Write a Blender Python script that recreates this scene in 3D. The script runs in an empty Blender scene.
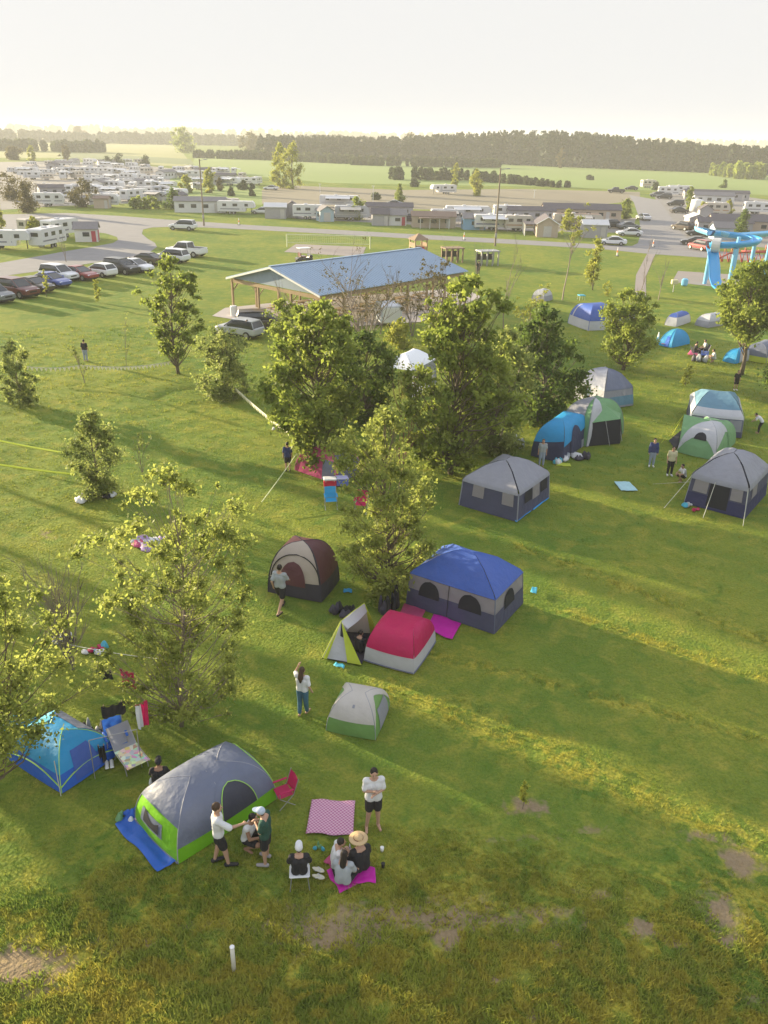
import bpy, math, random
import numpy as np
from mathutils import Vector, Matrix, Quaternion
random.seed(7)
PI = math.pi
sc = bpy.context.scene
COL = sc.collection

# ------------------------------------------------------------------ camera model (pixel of the photo -> point of the ground)
FPX = 813.0; CAMH = 15.5
PITCH = math.radians(24.9); ROLL = math.radians(1.2)
_f = Vector((0, math.cos(PITCH), -math.sin(PITCH)))
_u0 = Vector((0, math.sin(PITCH), math.cos(PITCH))); _r0 = Vector((1, 0, 0))
_r = _r0 * math.cos(ROLL) + _u0 * math.sin(ROLL)
_u = _u0 * math.cos(ROLL) - _r0 * math.sin(ROLL)
def G(px, py, z=0.0):
    d = _f + _r * ((px - 384) / FPX) - _u * ((py - 512) / FPX)
    t = (z - CAMH) / d.z
    return Vector((d.x * t, d.y * t, z))
def PXY(p):
    q = Vector(p) - Vector((0, 0, CAMH)); Z = q.dot(_f)
    return 384 + FPX * q.dot(_r) / Z, 512 - FPX * q.dot(_u) / Z
def HT(px, py, ptop):
    g = G(px, py); lo, hi = 0.0, 40.0
    for _ in range(40):
        m = (lo + hi) / 2
        if PXY((g.x, g.y, m))[1] > ptop: lo = m
        else: hi = m
    return lo
def MPP(px, py):                       # metres per pixel at that ground point
    g = G(px, py); return (g - Vector((0, 0, CAMH))).dot(_f) / FPX

# ------------------------------------------------------------------ materials
def _n(nt, t, **k):
    n = nt.nodes.new(t)
    for a, b in k.items(): setattr(n, a, b)
    return n
MATS = {}
def mat(name, rgb, rough=0.75, noise=0.12, scale=3.0, bump=0.0, bscale=20.0, metal=0.0, spec=0.3, transl=0.0, coat=0.0):
    if name in MATS: return MATS[name]
    m = bpy.data.materials.new(name); m.use_nodes = True; nt = m.node_tree
    b = nt.nodes['Principled BSDF']
    tc = _n(nt, 'ShaderNodeTexCoord')
    nz = _n(nt, 'ShaderNodeTexNoise'); nz.inputs['Scale'].default_value = scale; nz.inputs['Detail'].default_value = 5
    nt.links.new(tc.outputs['Object'], nz.inputs['Vector'])
    mx = _n(nt, 'ShaderNodeMix', data_type='RGBA')
    mx.inputs[6].default_value = (*[max(0, c * (1 - noise)) for c in rgb], 1)
    mx.inputs[7].default_value = (*[min(1, c * (1 + noise)) for c in rgb], 1)
    nt.links.new(nz.outputs['Fac'], mx.inputs[0])
    nt.links.new(mx.outputs[2], b.inputs['Base Color'])
    b.inputs['Roughness'].default_value = rough; b.inputs['Metallic'].default_value = metal
    b.inputs['Specular IOR Level'].default_value = spec
    if coat: b.inputs['Coat Weight'].default_value = coat
    if bump:
        n2 = _n(nt, 'ShaderNodeTexNoise'); n2.inputs['Scale'].default_value = bscale; n2.inputs['Detail'].default_value = 3
        nt.links.new(tc.outputs['Object'], n2.inputs['Vector'])
        bp = _n(nt, 'ShaderNodeBump'); bp.inputs['Strength'].default_value = bump; bp.inputs['Distance'].default_value = 0.045
        nt.links.new(n2.outputs['Fac'], bp.inputs['Height']); nt.links.new(bp.outputs['Normal'], b.inputs['Normal'])
    if transl:
        t = _n(nt, 'ShaderNodeBsdfTranslucent'); ms = _n(nt, 'ShaderNodeMixShader'); ms.inputs[0].default_value = transl
        nt.links.new(mx.outputs[2], t.inputs['Color'])
        nt.links.new(b.outputs[0], ms.inputs[1]); nt.links.new(t.outputs[0], ms.inputs[2])
        nt.links.new(ms.outputs[0], nt.nodes['Material Output'].inputs['Surface'])
    MATS[name] = m; return m
def fabric(name, rgb, rough=0.55):
    return mat(name, rgb, rough, noise=0.13, scale=2.2, bump=0.9, bscale=3.4, transl=0.2, spec=0.35)
def paint(name, rgb):
    return mat(name, rgb, 0.28, noise=0.05, scale=2, spec=0.5, coat=0.4)
def leafmat(name, dark, light, transl=0.4):
    if name in MATS: return MATS[name]
    m = bpy.data.materials.new(name); m.use_nodes = True; nt = m.node_tree
    b = nt.nodes['Principled BSDF']
    at = _n(nt, 'ShaderNodeAttribute', attribute_name='var')
    mx = _n(nt, 'ShaderNodeMix', data_type='RGBA')
    mx.inputs[6].default_value = (*dark, 1); mx.inputs[7].default_value = (*light, 1)
    nt.links.new(at.outputs['Fac'], mx.inputs[0]); nt.links.new(mx.outputs[2], b.inputs['Base Color'])
    b.inputs['Roughness'].default_value = 0.6; b.inputs['Specular IOR Level'].default_value = 0.25
    t = _n(nt, 'ShaderNodeBsdfTranslucent'); ms = _n(nt, 'ShaderNodeMixShader'); ms.inputs[0].default_value = transl
    nt.links.new(mx.outputs[2], t.inputs['Color'])
    nt.links.new(b.outputs[0], ms.inputs[1]); nt.links.new(t.outputs[0], ms.inputs[2])
    nt.links.new(ms.outputs[0], nt.nodes['Material Output'].inputs['Surface'])
    MATS[name] = m; return m

# ------------------------------------------------------------------ objects
def tag(o, label=None, cat=None, group=None, kind=None):
    if label: o['label'] = label
    if cat: o['category'] = cat
    if group: o['group'] = group
    if kind: o['kind'] = kind
    return o
def empty(name, loc=(0, 0, 0), rz=0.0, label=None, cat=None, group=None):
    o = bpy.data.objects.new(name, None); COL.objects.link(o)
    o.empty_display_size = 0.3
    o.location = loc; o.rotation_euler = (0, 0, rz); return tag(o, label, cat, group)
def link_mesh(name, me, m=None, parent=None, smooth=False):
    if m: me.materials.append(m)
    if smooth: me.polygons.foreach_set('use_smooth', [True] * len(me.polygons))
    o = bpy.data.objects.new(name, me); COL.objects.link(o)
    if parent: o.parent = parent
    return o
def copy_tree(o, parent=None):
    c = o.copy(); COL.objects.link(c); c.parent = parent
    for ch in [k for k in o.children]: copy_tree(ch, c)
    return c
class MB:
    def __init__(s): s.v = []; s.f = []
    def add(s, vs, fs):
        k = len(s.v); s.v += [tuple(p) for p in vs]; s.f += [tuple(i + k for i in f) for f in fs]; return s
    def box(s, c, d, rz=0.0, ry=0.0, rx=0.0, bev=0.0, taper=1.0):
        x, y, z = d[0] / 2, d[1] / 2, d[2] / 2
        R = Matrix.Rotation(rz, 3, 'Z') @ Matrix.Rotation(ry, 3, 'Y') @ Matrix.Rotation(rx, 3, 'X')
        C = Vector(c)
        if bev <= 0:
            P = [(-x, -y, -z), (x, -y, -z), (x, y, -z), (-x, y, -z), (-x * taper, -y * taper, z), (x * taper, -y * taper, z), (x * taper, y * taper, z), (-x * taper, y * taper, z)]
            F = [(3, 2, 1, 0), (4, 5, 6, 7), (0, 1, 5, 4), (1, 2, 6, 5), (2, 3, 7, 6), (3, 0, 4, 7)]
            return s.add([C + R @ Vector(p) for p in P], F)
        b = min(bev, x * .9, y * .9, z * .9)
        ring = [(x - b, -y), (x, -y + b), (x, y - b), (x - b, y), (-x + b, y), (-x, y - b), (-x, -y + b), (-x + b, -y)]
        P = []; F = []
        for zz, k in ((-z, b), (-z + b, 0), (z - b, 0), (z, b)):
            for (a, c2) in ring:
                P.append((a * (1 - k / x), c2 * (1 - k / y), zz))
        for r in range(3):
            for i in range(8):
                j = (i + 1) % 8; F.append((r * 8 + i, r * 8 + j, r * 8 + 8 + j, r * 8 + 8 + i))
        F.append(tuple(range(7, -1, -1))); F.append(tuple(range(24, 32)))
        return s.add([C + R @ Vector(p) for p in P], F)
    def tube(s, pts, r, n=6, cap=True):
        pts = [Vector(p) for p in pts]
        rs = r if isinstance(r, (list, tuple)) else [r] * len(pts)
        vs = []; fs = []; ref = None
        for i, p in enumerate(pts):
            d = (pts[min(i + 1, len(pts) - 1)] - pts[max(i - 1, 0)])
            if d.length < 1e-9: d = Vector((0, 0, 1))
            d.normalize()
            if ref is None: ref = Vector((1, 0, 0)) if abs(d.x) < .8 else Vector((0, 1, 0))
            a = d.cross(ref)
            if a.length < 1e-5: a = d.cross(Vector((0, 1, .3)))
            a.normalize(); b = d.cross(a); ref = -b if False else ref
            for k in range(n):
                t = 2 * PI * k / n; vs.append(p + (a * math.cos(t) + b * math.sin(t)) * rs[i])
        for i in range(len(pts) - 1):
            for k in range(n):
                k2 = (k + 1) % n; fs.append((i * n + k, i * n + k2, i * n + n + k2, i * n + n + k))
        if cap: fs.append(tuple(range(n - 1, -1, -1))); fs.append(tuple((len(pts) - 1) * n + k for k in range(n)))
        return s.add(vs, fs)
    def cyl(s, a, b, r, n=16, r2=None): return s.tube([a, b], [r, r2 if r2 is not None else r], n)
    def grid(s, fn, nu, nv):
        vs = [fn(i / nu, j / nv) for j in range(nv + 1) for i in range(nu + 1)]
        fs = [(j * (nu + 1) + i, j * (nu + 1) + i + 1, (j + 1) * (nu + 1) + i + 1, (j + 1) * (nu + 1) + i) for j in range(nv) for i in range(nu)]
        return s.add(vs, fs)
    def prism(s, poly, thick):           # poly: 3D points in order, extruded along thick vector
        n = len(poly); T = Vector(thick); P = [Vector(p) for p in poly]
        return s.add(P + [p + T for p in P], [tuple(range(n - 1, -1, -1)), tuple(range(n, 2 * n))] + [(i, (i + 1) % n, (i + 1) % n + n, i + n) for i in range(n)])
    def ell(s, c, r, nu=12, nv=8, rz=0):
        vs = []; fs = []; C = Vector(c); Rm = Matrix.Rotation(rz, 3, 'Z')
        for j in range(nv + 1):
            ph = PI * j / nv
            for i in range(nu):
                th = 2 * PI * i / nu
                vs.append(C + Rm @ Vector((r[0] * math.sin(ph) * math.cos(th), r[1] * math.sin(ph) * math.sin(th), r[2] * math.cos(ph))))
        for j in range(nv):
            for i in range(nu):
                i2 = (i + 1) % nu; fs.append((j * nu + i, (j + 1) * nu + i, (j + 1) * nu + i2, j * nu + i2))
        return s.add(vs, fs)
    def mesh(s, name):
        me = bpy.data.meshes.new(name); me.from_pydata(s.v, [], s.f); me.update(); return me
    def build(s, name, m, parent=None, smooth=False, loc=None, rz=None):
        o = link_mesh(name, s.mesh(name), m, parent, smooth)
        if loc is not None: o.location = loc
        if rz is not None: o.rotation_euler = (0, 0, rz)
        return o

def np_mesh(name, V, F, var=None):       # V (n,3), F (m,k) all same k
    me = bpy.data.meshes.new(name); n = len(V); m, k = F.shape
    me.vertices.add(n); me.vertices.foreach_set('co', V.astype(np.float32).ravel())
    me.loops.add(m * k); me.loops.foreach_set('vertex_index', F.astype(np.int32).ravel())
    me.polygons.add(m); me.polygons.foreach_set('loop_start', np.arange(0, m * k, k, dtype=np.int32))
    try: me.polygons.foreach_set('loop_total', np.full(m, k, dtype=np.int32))
    except Exception: pass
    me.update(calc_edges=True)
    if var is not None:
        at = me.attributes.new('var', 'FLOAT', 'POINT'); at.data.foreach_set('value', var.astype(np.float32))
    return me
FOOT = []                                # footprints kept free of grass tufts: (cx, cy, ax, ay, hx, hy)
def foot(c, ang, hx, hy): FOOT.append((c[0], c[1], math.cos(ang), math.sin(ang), hx, hy))

# ------------------------------------------------------------------ common materials
WHITE = mat('white_paint', (.72, .72, .70), .5, .06)
BLACK = mat('black_plastic', (.02, .02, .022), .5)
GLASS = mat('dark_glass', (.03, .035, .045), .12, spec=.7)
RUBBER = mat('tyre_rubber', (.02, .02, .02), .8)
STEEL = mat('grey_metal', (.35, .35, .36), .4, metal=.6)
WOOD = mat('raw_timber', (.36, .26, .15), .8, .2, 6)
GRAVEL = None
# ------------------------------------------------------------------ ground
def ground_material(name, tuft=False):
    m = bpy.data.materials.new(name); m.use_nodes = True; nt = m.node_tree; L = nt.links.new
    b = nt.nodes['Principled BSDF']; geo = _n(nt, 'ShaderNodeNewGeometry')
    def noise(scale, det=4, dist=0.0, vec=None):
        n = _n(nt, 'ShaderNodeTexNoise'); n.inputs['Scale'].default_value = scale; n.inputs['Detail'].default_value = det
        n.inputs['Distortion'].default_value = dist; L(vec or geo.outputs['Position'], n.inputs['Vector']); return n.outputs['Fac']
    def rng(x, a, bb, lo=0., hi=1.):
        r = _n(nt, 'ShaderNodeMapRange'); r.interpolation_type = 'SMOOTHSTEP'
        r.inputs[1].default_value = a; r.inputs[2].default_value = bb; r.inputs[3].default_value = lo; r.inputs[4].default_value = hi
        L(x, r.inputs[0]); return r.outputs[0]
    def mix(f, a, bb):
        x = _n(nt, 'ShaderNodeMix', data_type='RGBA')
        if isinstance(a, tuple): x.inputs[6].default_value = (*a, 1)
        else: L(a, x.inputs[6])
        if isinstance(bb, tuple): x.inputs[7].default_value = (*bb, 1)
        else: L(bb, x.inputs[7])
        L(f, x.inputs[0]); return x.outputs[2]
    def math_(op, a, bb):
        x = _n(nt, 'ShaderNodeMath', operation=op)
        for i, q in enumerate((a, bb)):
            if isinstance(q, float): x.inputs[i].default_value = q
            else: L(q, x.inputs[i])
        return x.outputs[0]
    k = 1.5 if tuft else 1.0
    g1 = tuple(c * k for c in (.12, .185, .027)); g2 = tuple(c * k for c in (.22, .245, .034)); g3 = tuple(c * k for c in (.32, .29, .05))
    base = mix(rng(noise(.12, 3), .35, .65), g1, g2)
    base = mix(rng(noise(1.1, 5, .6), .45, .72, 0, .65), base, g3)
    base = mix(rng(noise(.9, 4, 1.), .52, .7, 0, .6), base, (.08, .165, .022))
    # dry yellow weeds in the rough at the bottom, plus sunlit streaks painted in yellow
    at = _n(nt, 'ShaderNodeAttribute', attribute_name='dry_sunstreak')
    dn = rng(noise(1.6, 5, 1.2), .44, .58)
    base = mix(math_('MULTIPLY', at.outputs['Fac'], dn), base, (.44, .38, .055))
    if not tuft:
        fine = rng(noise(14., 5), .3, .7)
        base = mix(math_('MULTIPLY', fine, .55), base, (.08, .14, .02))
        at2 = _n(nt, 'ShaderNodeAttribute', attribute_name='soil')
        s = math_('ADD', at2.outputs['Fac'], math_('MULTIPLY', math_('SUBTRACT', noise(3.2, 6, .5), .5), 1.4))
        dirt = mix(noise(9., 5), (.19, .125, .08), (.34, .25, .18))
        base = mix(rng(s, .28, .75, 0, .85), base, dirt)
        bp = _n(nt, 'ShaderNodeBump'); bp.inputs['Strength'].default_value = .9; bp.inputs['Distance'].default_value = .12
        hh = math_('ADD', math_('MULTIPLY', noise(1.3, 5), .7), math_('MULTIPLY', noise(11., 6), .55))
        L(hh, bp.inputs['Height']); L(bp.outputs['Normal'], b.inputs['Normal'])
    else:
        v = _n(nt, 'ShaderNodeAttribute', attribute_name='var')
        base = mix(math_('MULTIPLY', v.outputs['Fac'], .5), base, (.34, .34, .08))
        t = _n(nt, 'ShaderNodeBsdfTranslucent'); ms = _n(nt, 'ShaderNodeMixShader'); ms.inputs[0].default_value = .4
        L(base, t.inputs['Color']); L(b.outputs[0], ms.inputs[1]); L(t.outputs[0], ms.inputs[2]); L(ms.outputs[0], nt.nodes['Material Output'].inputs['Surface'])
    L(base, b.inputs['Base Color']); b.inputs['Roughness'].default_value = .9; b.inputs['Specular IOR Level'].default_value = .1
    return m
# bare soil patches: photo pixel centre, half sizes in px, strength
SOIL = [(449, 937, 17, 14, 1), (740, 860, 20, 16, 1), (643, 927, 17, 12, .9), (555, 945, 9, 9, .8), (495, 981, 8, 8, .8), (15, 965, 65, 26, .9),
        (430, 916, 170, 18, .72), (530, 806, 26, 9, .8), (722, 912, 24, 22, .85), (600, 893, 30, 10, .55), (532, 1017, 16, 9, .8), (727, 940, 14, 9, .8),
        (330, 930, 70, 24, .75), (130, 945, 60, 14, .5), (590, 128 + 700, 26, 6, .5), (516, 928, 8, 6, .8), (560, 920, 12, 20, .45), (680, 945, 30, 10, .5),
        (270, 925, 40, 10, .5), (35, 990, 50, 12, .6), (470, 895, 80, 7, .45), (758, 1000, 20, 9, .6), (200, 925, 30, 10, .4), (35, 662, 18, 8, .4), (40, 535, 20, 6, .45), (520, 838, 60, 6, .4), (700, 835, 40, 8, .5)]
_soil = []
for (px, py, hx, hy, s) in SOIL:
    c = G(px, py); ex = (G(px + hx, py) - G(px - hx, py)).length / 2; ey = (G(px, py - hy) - G(px, py + hy)).length / 2
    _soil.append((c.x, c.y, max(ex, .1), max(ey, .1), s))
def soil_np(X, Y):
    S = np.zeros_like(X)
    for (cx, cy, ex, ey, s) in _soil:
        S = np.maximum(S, s * np.exp(-(((X - cx) / ex) ** 2 + ((Y - cy) / ey) ** 2) * .8))
    return S
def dry_sunstreak_np(X, Y):
    # rough, unmown zone: nearer than the mower line that crosses the bottom of the picture
    ln = 13.3 + .04 * X + .5 * np.sin(X * .9)
    D = 1 / (1 + np.exp((Y - ln) * 1.1))
    for (a, b_, w) in ((G(400, 690), G(768, 850), .8), (G(520, 545), G(768, 640), .35), (G(565, 612), G(768, 680), .35), (G(380, 640), G(768, 740), .3)):  # sun streaks across the lawn, painted as bands of yellow, taller weeds
        dx, dy = b_.x - a.x, b_.y - a.y; l2 = dx * dx + dy * dy
        t = np.clip(((X - a.x) * dx + (Y - a.y) * dy) / l2, 0, 1)
        dist = np.hypot(X - a.x - t * dx, Y - a.y - t * dy)
        D = np.maximum(D, .75 * np.exp(-(dist / w) ** 2))
    return D
def axis(fine_lo, fine_hi, step, lo, hi):
    a = list(np.arange(fine_lo, fine_hi, step)); s = step; v = a[-1]
    while v < hi: s *= 1.25; v += s; a.append(min(v, hi))
    s = step; v = a[0]; b = []
    while v > lo: s *= 1.25; v -= s; b.append(max(v, lo))
    return np.array(b[::-1] + a)
xs = axis(-22, 30, .16, -4000, 4000); ys = axis(4, 60, .16, -300, 5000)
X, Y = np.meshgrid(xs, ys)
def ripple(X, Y):
    z = .012 * np.sin(X * 1.7 + Y * .6) + .012 * np.sin(X * .8 - Y * 1.3 + 1) + .01 * np.sin(X * 3.1 + 2) * np.sin(Y * 2.7)
    fade = np.exp(-((np.maximum(0, Y - 60) / 30) ** 2)) * np.exp(-((np.maximum(0, np.abs(X) - 28) / 15) ** 2))
    return (z - .03) * fade
rs = np.random.RandomState(3)
dry_sunstreak = dry_sunstreak_np(X, Y)
Z = ripple(X, Y) + rs.uniform(-.014, .014, X.shape) * dry_sunstreak * (np.abs(X) < 40) * (Y < 60)
V = np.stack([X, Y, Z], -1).reshape(-1, 3)
ny, nx = X.shape
idx = np.arange(nx * ny).reshape(ny, nx)
F = np.stack([idx[:-1, :-1], idx[:-1, 1:], idx[1:, 1:], idx[1:, :-1]], -1).reshape(-1, 4)
me = np_mesh('ground', V, F)
for nm, arr in (('soil', soil_np(X, Y)), ('dry_sunstreak', dry_sunstreak)):
    at = me.attributes.new(nm, 'FLOAT', 'POINT'); at.data.foreach_set('value', arr.astype(np.float32).ravel())
GM = ground_material('mown_grass')
tag(link_mesh('ground', me, GM, smooth=True), kind='structure')

# ------------------------------------------------------------------ overlay sheets: roads, gravel, fields
def sheet(name, pix, m, z, sub=0):
    P = [G(*p) for p in pix]
    me = bpy.data.meshes.new(name); me.from_pydata([(p.x, p.y, z) for p in P], [], [tuple(range(len(P)))]); me.update()
    tag(link_mesh(name, me, m), kind='structure')
gravel = mat('pale_gravel', (.22, .215, .22), .95, .16, .6, .3, 8)
gravel2 = mat('camp_gravel', (.21, .20, .19), .95, .22, .12, .3, 6)
sand = mat('court_sand', (.27, .235, .22), .95, .12, .5)
hay = mat('hay_field', (.22, .23, .075), .95, .15, .02)
fieldg = mat('green_field', (.17, .24, .055), .95, .14, .015)
fieldd = mat('dark_field', (.10, .14, .045), .95, .14, .02)
tan = mat('stubble_field', (.21, .185, .13), .95, .14, .03)
# road that comes in from the left edge, bends and runs along the verge to the right
sheet('gravel_road', [(-80, 284), (0, 276.5), (33, 272), (75, 266), (110, 260), (135, 256), (150, 252), (157, 247), (155, 243), (148, 239), (142, 234), (143, 229.5), (152, 227.5), (167, 227), (205, 227.5), (256, 230), (340, 234.5), (400, 238), (512, 244), (600, 249), (650, 254), (768, 262), (900, 274),
                      (900, 264), (768, 255), (700, 250), (692, 246), (686, 238), (679, 230), (671, 217), (664, 207), (658, 200), (629, 195), (634, 203), (639, 218), (641, 232), (638, 243), (632, 246), (600, 244.5), (512, 239.5), (400, 233.5), (340, 230), (256, 225.5), (205, 222), (165, 219.5), (120, 216), (67, 213), (20, 214), (-60, 216),
                      (-60, 228), (20, 229), (60, 230), (90, 231.5), (106, 233.5), (117, 237), (118, 240), (113, 243), (95, 246.5), (67, 251), (40, 256), (0, 263), (-80, 271)][::-1], gravel, .012)
sheet('camp_gravel_ground', [(-60, 214), (-60, 163), (60, 161), (150, 166), (240, 176), (262, 190), (250, 196), (200, 196), (160, 201), (120, 204), (60, 206)][::-1], gravel2, .008)
sheet('camp_gravel_ground', [(262, 213), (268, 204), (330, 206), (420, 211), (520, 214), (636, 218), (632, 233), (520, 231), (400, 224), (300, 219)][::-1], gravel2, .008)
sheet('camp_gravel_ground', [(672, 238), (664, 215), (652, 192), (700, 190), (768, 200), (900, 215), (900, 262), (768, 248)][::-1], gravel2, .010)
sheet('dirt_path', [(634, 300), (636, 275), (648, 252), (656, 253), (646, 276), (646, 302)], sand, .010)
sheet('volleyball_sand', [(284, 252), (296, 244), (366, 247), (362, 257)], sand, .010)
sheet('slide_landing_sand', [(672, 282), (678, 271), (740, 275), (744, 290)], sand, .010)
sheet('hay_field', [(-300, 163), (-200, 138), (170, 143), (182, 152), (195, 168), (60, 158), (0, 158)][::-1], hay, .006)
sheet('green_field', [(195, 157), (330, 160), (520, 162), (1000, 183), (1000, 203), (768, 195), (560, 187), (330, 183), (190, 170)][::-1], fieldg, .006)
sheet('tan_field', [(262, 190), (280, 185), (400, 190), (520, 189), (640, 192), (640, 200), (540, 212), (400, 209), (262, 204)][::-1], tan, .007)
sheet('green_strip_field', [(170, 176), (250, 181), (262, 190), (262, 205), (170, 200)][::-1], fieldg, .009)
sheet('dark_strip_field', [(60, 152), (190, 159), (195, 165), (60, 158)][::-1], fieldd, .0065)
sheet('concrete_slab', [(212, 316), (300, 330), (420, 322), (482, 297), (462, 288), (300, 300), (225, 308)][::-1], mat('slab_concrete', (.42, .38, .36), .9), .014)
# ------------------------------------------------------------------ trees
BARK = mat('tree_bark', (.15, .12, .09), .95, .3, 9, .5, 30)
BARKL = mat('pale_bark', (.24, .20, .16), .95, .25, 9)
LEAF = {
 'ash':    leafmat('ash_leaves', (.13, .19, .03), (.36, .41, .08), .55),
 'light':  leafmat('light_leaves', (.20, .25, .05), (.42, .45, .11), .58),
 'dark':   leafmat('dark_leaves', (.06, .11, .025), (.20, .27, .05), .5),
 'willow': leafmat('willow_leaves', (.14, .19, .05), (.40, .44, .13), .55),
 'yellow': leafmat('yellow_leaves', (.22, .26, .035), (.46, .46, .08), .5),
 'conifer':leafmat('conifer_needles', (.014, .03, .012), (.036, .06, .022), .1),
 'hedge':leafmat('hedge_leaves', (.035, .055, .02), (.10, .13, .04), .3),
 'olive':  leafmat('olive_leaves', (.085, .075, .03), (.19, .165, .055), .3),
}
def leaves_np(rs, C, R, n, size, up=.2, elong=1.7, flat=.8, edge=.5):
    """n leaf quads: clump centres C (k,3), radii R (k,)"""
    k = len(C)
    w = R ** 2; ci = rs.choice(k, n, p=w / w.sum())
    d = rs.normal(size=(n, 3)); d /= np.linalg.norm(d, axis=1, keepdims=True)
    rad = np.minimum(1.25, np.abs(rs.normal(0, .6, n)))
    off = d * (rad * R[ci])[:, None]; off[:, 2] *= flat
    P = C[ci] + off
    a = rs.normal(size=(n, 3)); a[:, 2] -= up; a /= np.linalg.norm(a, axis=1, keepdims=True)
    b = np.cross(a, rs.normal(size=(n, 3))); b /= np.linalg.norm(b, axis=1, keepdims=True)
    s = size * rs.uniform(.6, 1.25, n)
    A = a * (s * elong * .5)[:, None]; B = b * (s * .5)[:, None]
    V = np.stack([P - A, P + B - A * .1, P + A, P - B - A * .1], 1).reshape(-1, 3)
    F = np.arange(n * 4).reshape(n, 4)
    cv = rs.uniform(0, 1, k)[ci]
    var = np.clip(.55 * cv + .45 * rs.uniform(0, 1, n), 0, 1)
    return V, F, np.repeat(var, 4)
def crown_env(shape, h):                 # relative half width at relative crown height h (0..1)
    if shape == 'round': return max(0.05, 1 - (2 * h * .97 - .93) ** 2) ** .42
    if shape == 'column': return min(1, .62 + .9 * h) * (1 - h ** 5) ** .45
    if shape == 'cone': return (1 - h) ** .8 * min(1, .5 + 5 * h)
    if shape == 'spread': return (.55 + .6 * h) * (1 - h ** 4) ** .6
    if shape == 'poplar': return math.sin(PI * (.1 + .86 * h)) ** .5
    return 1
def tree(name, base, H, W, shape='round', leaf='ash', n=6000, size=.09, bot=.15, seed=1, clumps=60, cr=.16, trunk=.09,
         label=None, cat='tree', group=None, lean=(0, 0), gaps=.0, twigs=True, D=None, bark=None, sparse=1.0):
    rs = np.random.RandomState(seed); rd = random.Random(seed)
    root = empty(name, base, 0, label, cat, group)
    hw = W / 2; D = D or 1.0
    top = Vector((lean[0], lean[1], H * .93))
    def axis_pt(t):
        return Vector((lean[0] * t + .03 * W * math.sin(t * 5 + seed), lean[1] * t + .03 * W * math.cos(t * 4 + seed * 2), H * .93 * t))
    tb = MB(); r0 = trunk * (1 if H > 3 else .7)
    pts = [axis_pt(i / 8) for i in range(9)]; pts[0].z = -.1
    tb.tube(pts, [r0 * (1 - .88 * i / 8) * (1.25 if i == 0 else 1) for i in range(9)], 7)
    C = []; R = []
    for k in range(clumps):
        h = (k + rd.random()) / clumps if shape != 'spread' else ((k + rd.random()) / clumps) ** .8
        e = crown_env(shape, h) * hw
        a = rd.random() * 2 * PI; lob = 1 + .34 * math.sin(3 * a + seed) * math.sin(4 * h * PI + seed) + .16 * math.sin(a * 2 - seed) + .16 * math.sin(9 * h + seed * 3)
        q = (rd.random() ** .45) * .85
        rr = cr * W * rd.uniform(.55, 1.25) * (1 if h < .85 else .7)
        e2 = max(.05, e * lob - rr * .45)
        ax = axis_pt(bot + (1 - bot) * h)
        c = Vector((ax.x + math.cos(a) * e2 * q, ax.y + math.sin(a) * e2 * q * D, H * (bot + (1 - bot) * h) - rr * .3))
        c.z = max(c.z, rr * .5)
        C.append(c); R.append(rr)
        if twigs and (k % 2 == 0 or q > .6):
            t0 = max(.06, (c.z / H) - .22 * rd.uniform(.6, 1.3)); s = axis_pt(min(.97, t0))
            mid = s.lerp(c, .5) + Vector((0, 0, -.04 * W)) + Vector((rd.uniform(-.03, .03) * W, rd.uniform(-.03, .03) * W, 0))
            br = r0 * .42 * (1 - t0 * .7)
            tb.tube([s, mid, c], [br, br * .6, br * .2], 5, cap=False)
            if size < .16:
                for _ in range(3):
                    e_ = c + Vector((rd.uniform(-1, 1), rd.uniform(-1, 1), rd.uniform(-.3, 1))) * rr * .9
                    tb.tube([mid.lerp(c, rd.uniform(.3, .9)), e_], [br * .3, br * .1], 3, cap=False)
    C = np.array([tuple(c) for c in C]); R = np.array(R)
    if gaps: 
        keep = rs.uniform(0, 1, len(C)) > gaps; C = C[keep]; R = R[keep]
    V, F, var = leaves_np(rs, C, R, int(n * sparse), size)
    V[:, 2] = np.maximum(V[:, 2], .03)
    tb.build('trunk', bark or BARK, root, smooth=True)
    link_mesh('crown', np_mesh('crown', V, F, var), LEAF[leaf], root)
    return root
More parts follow.
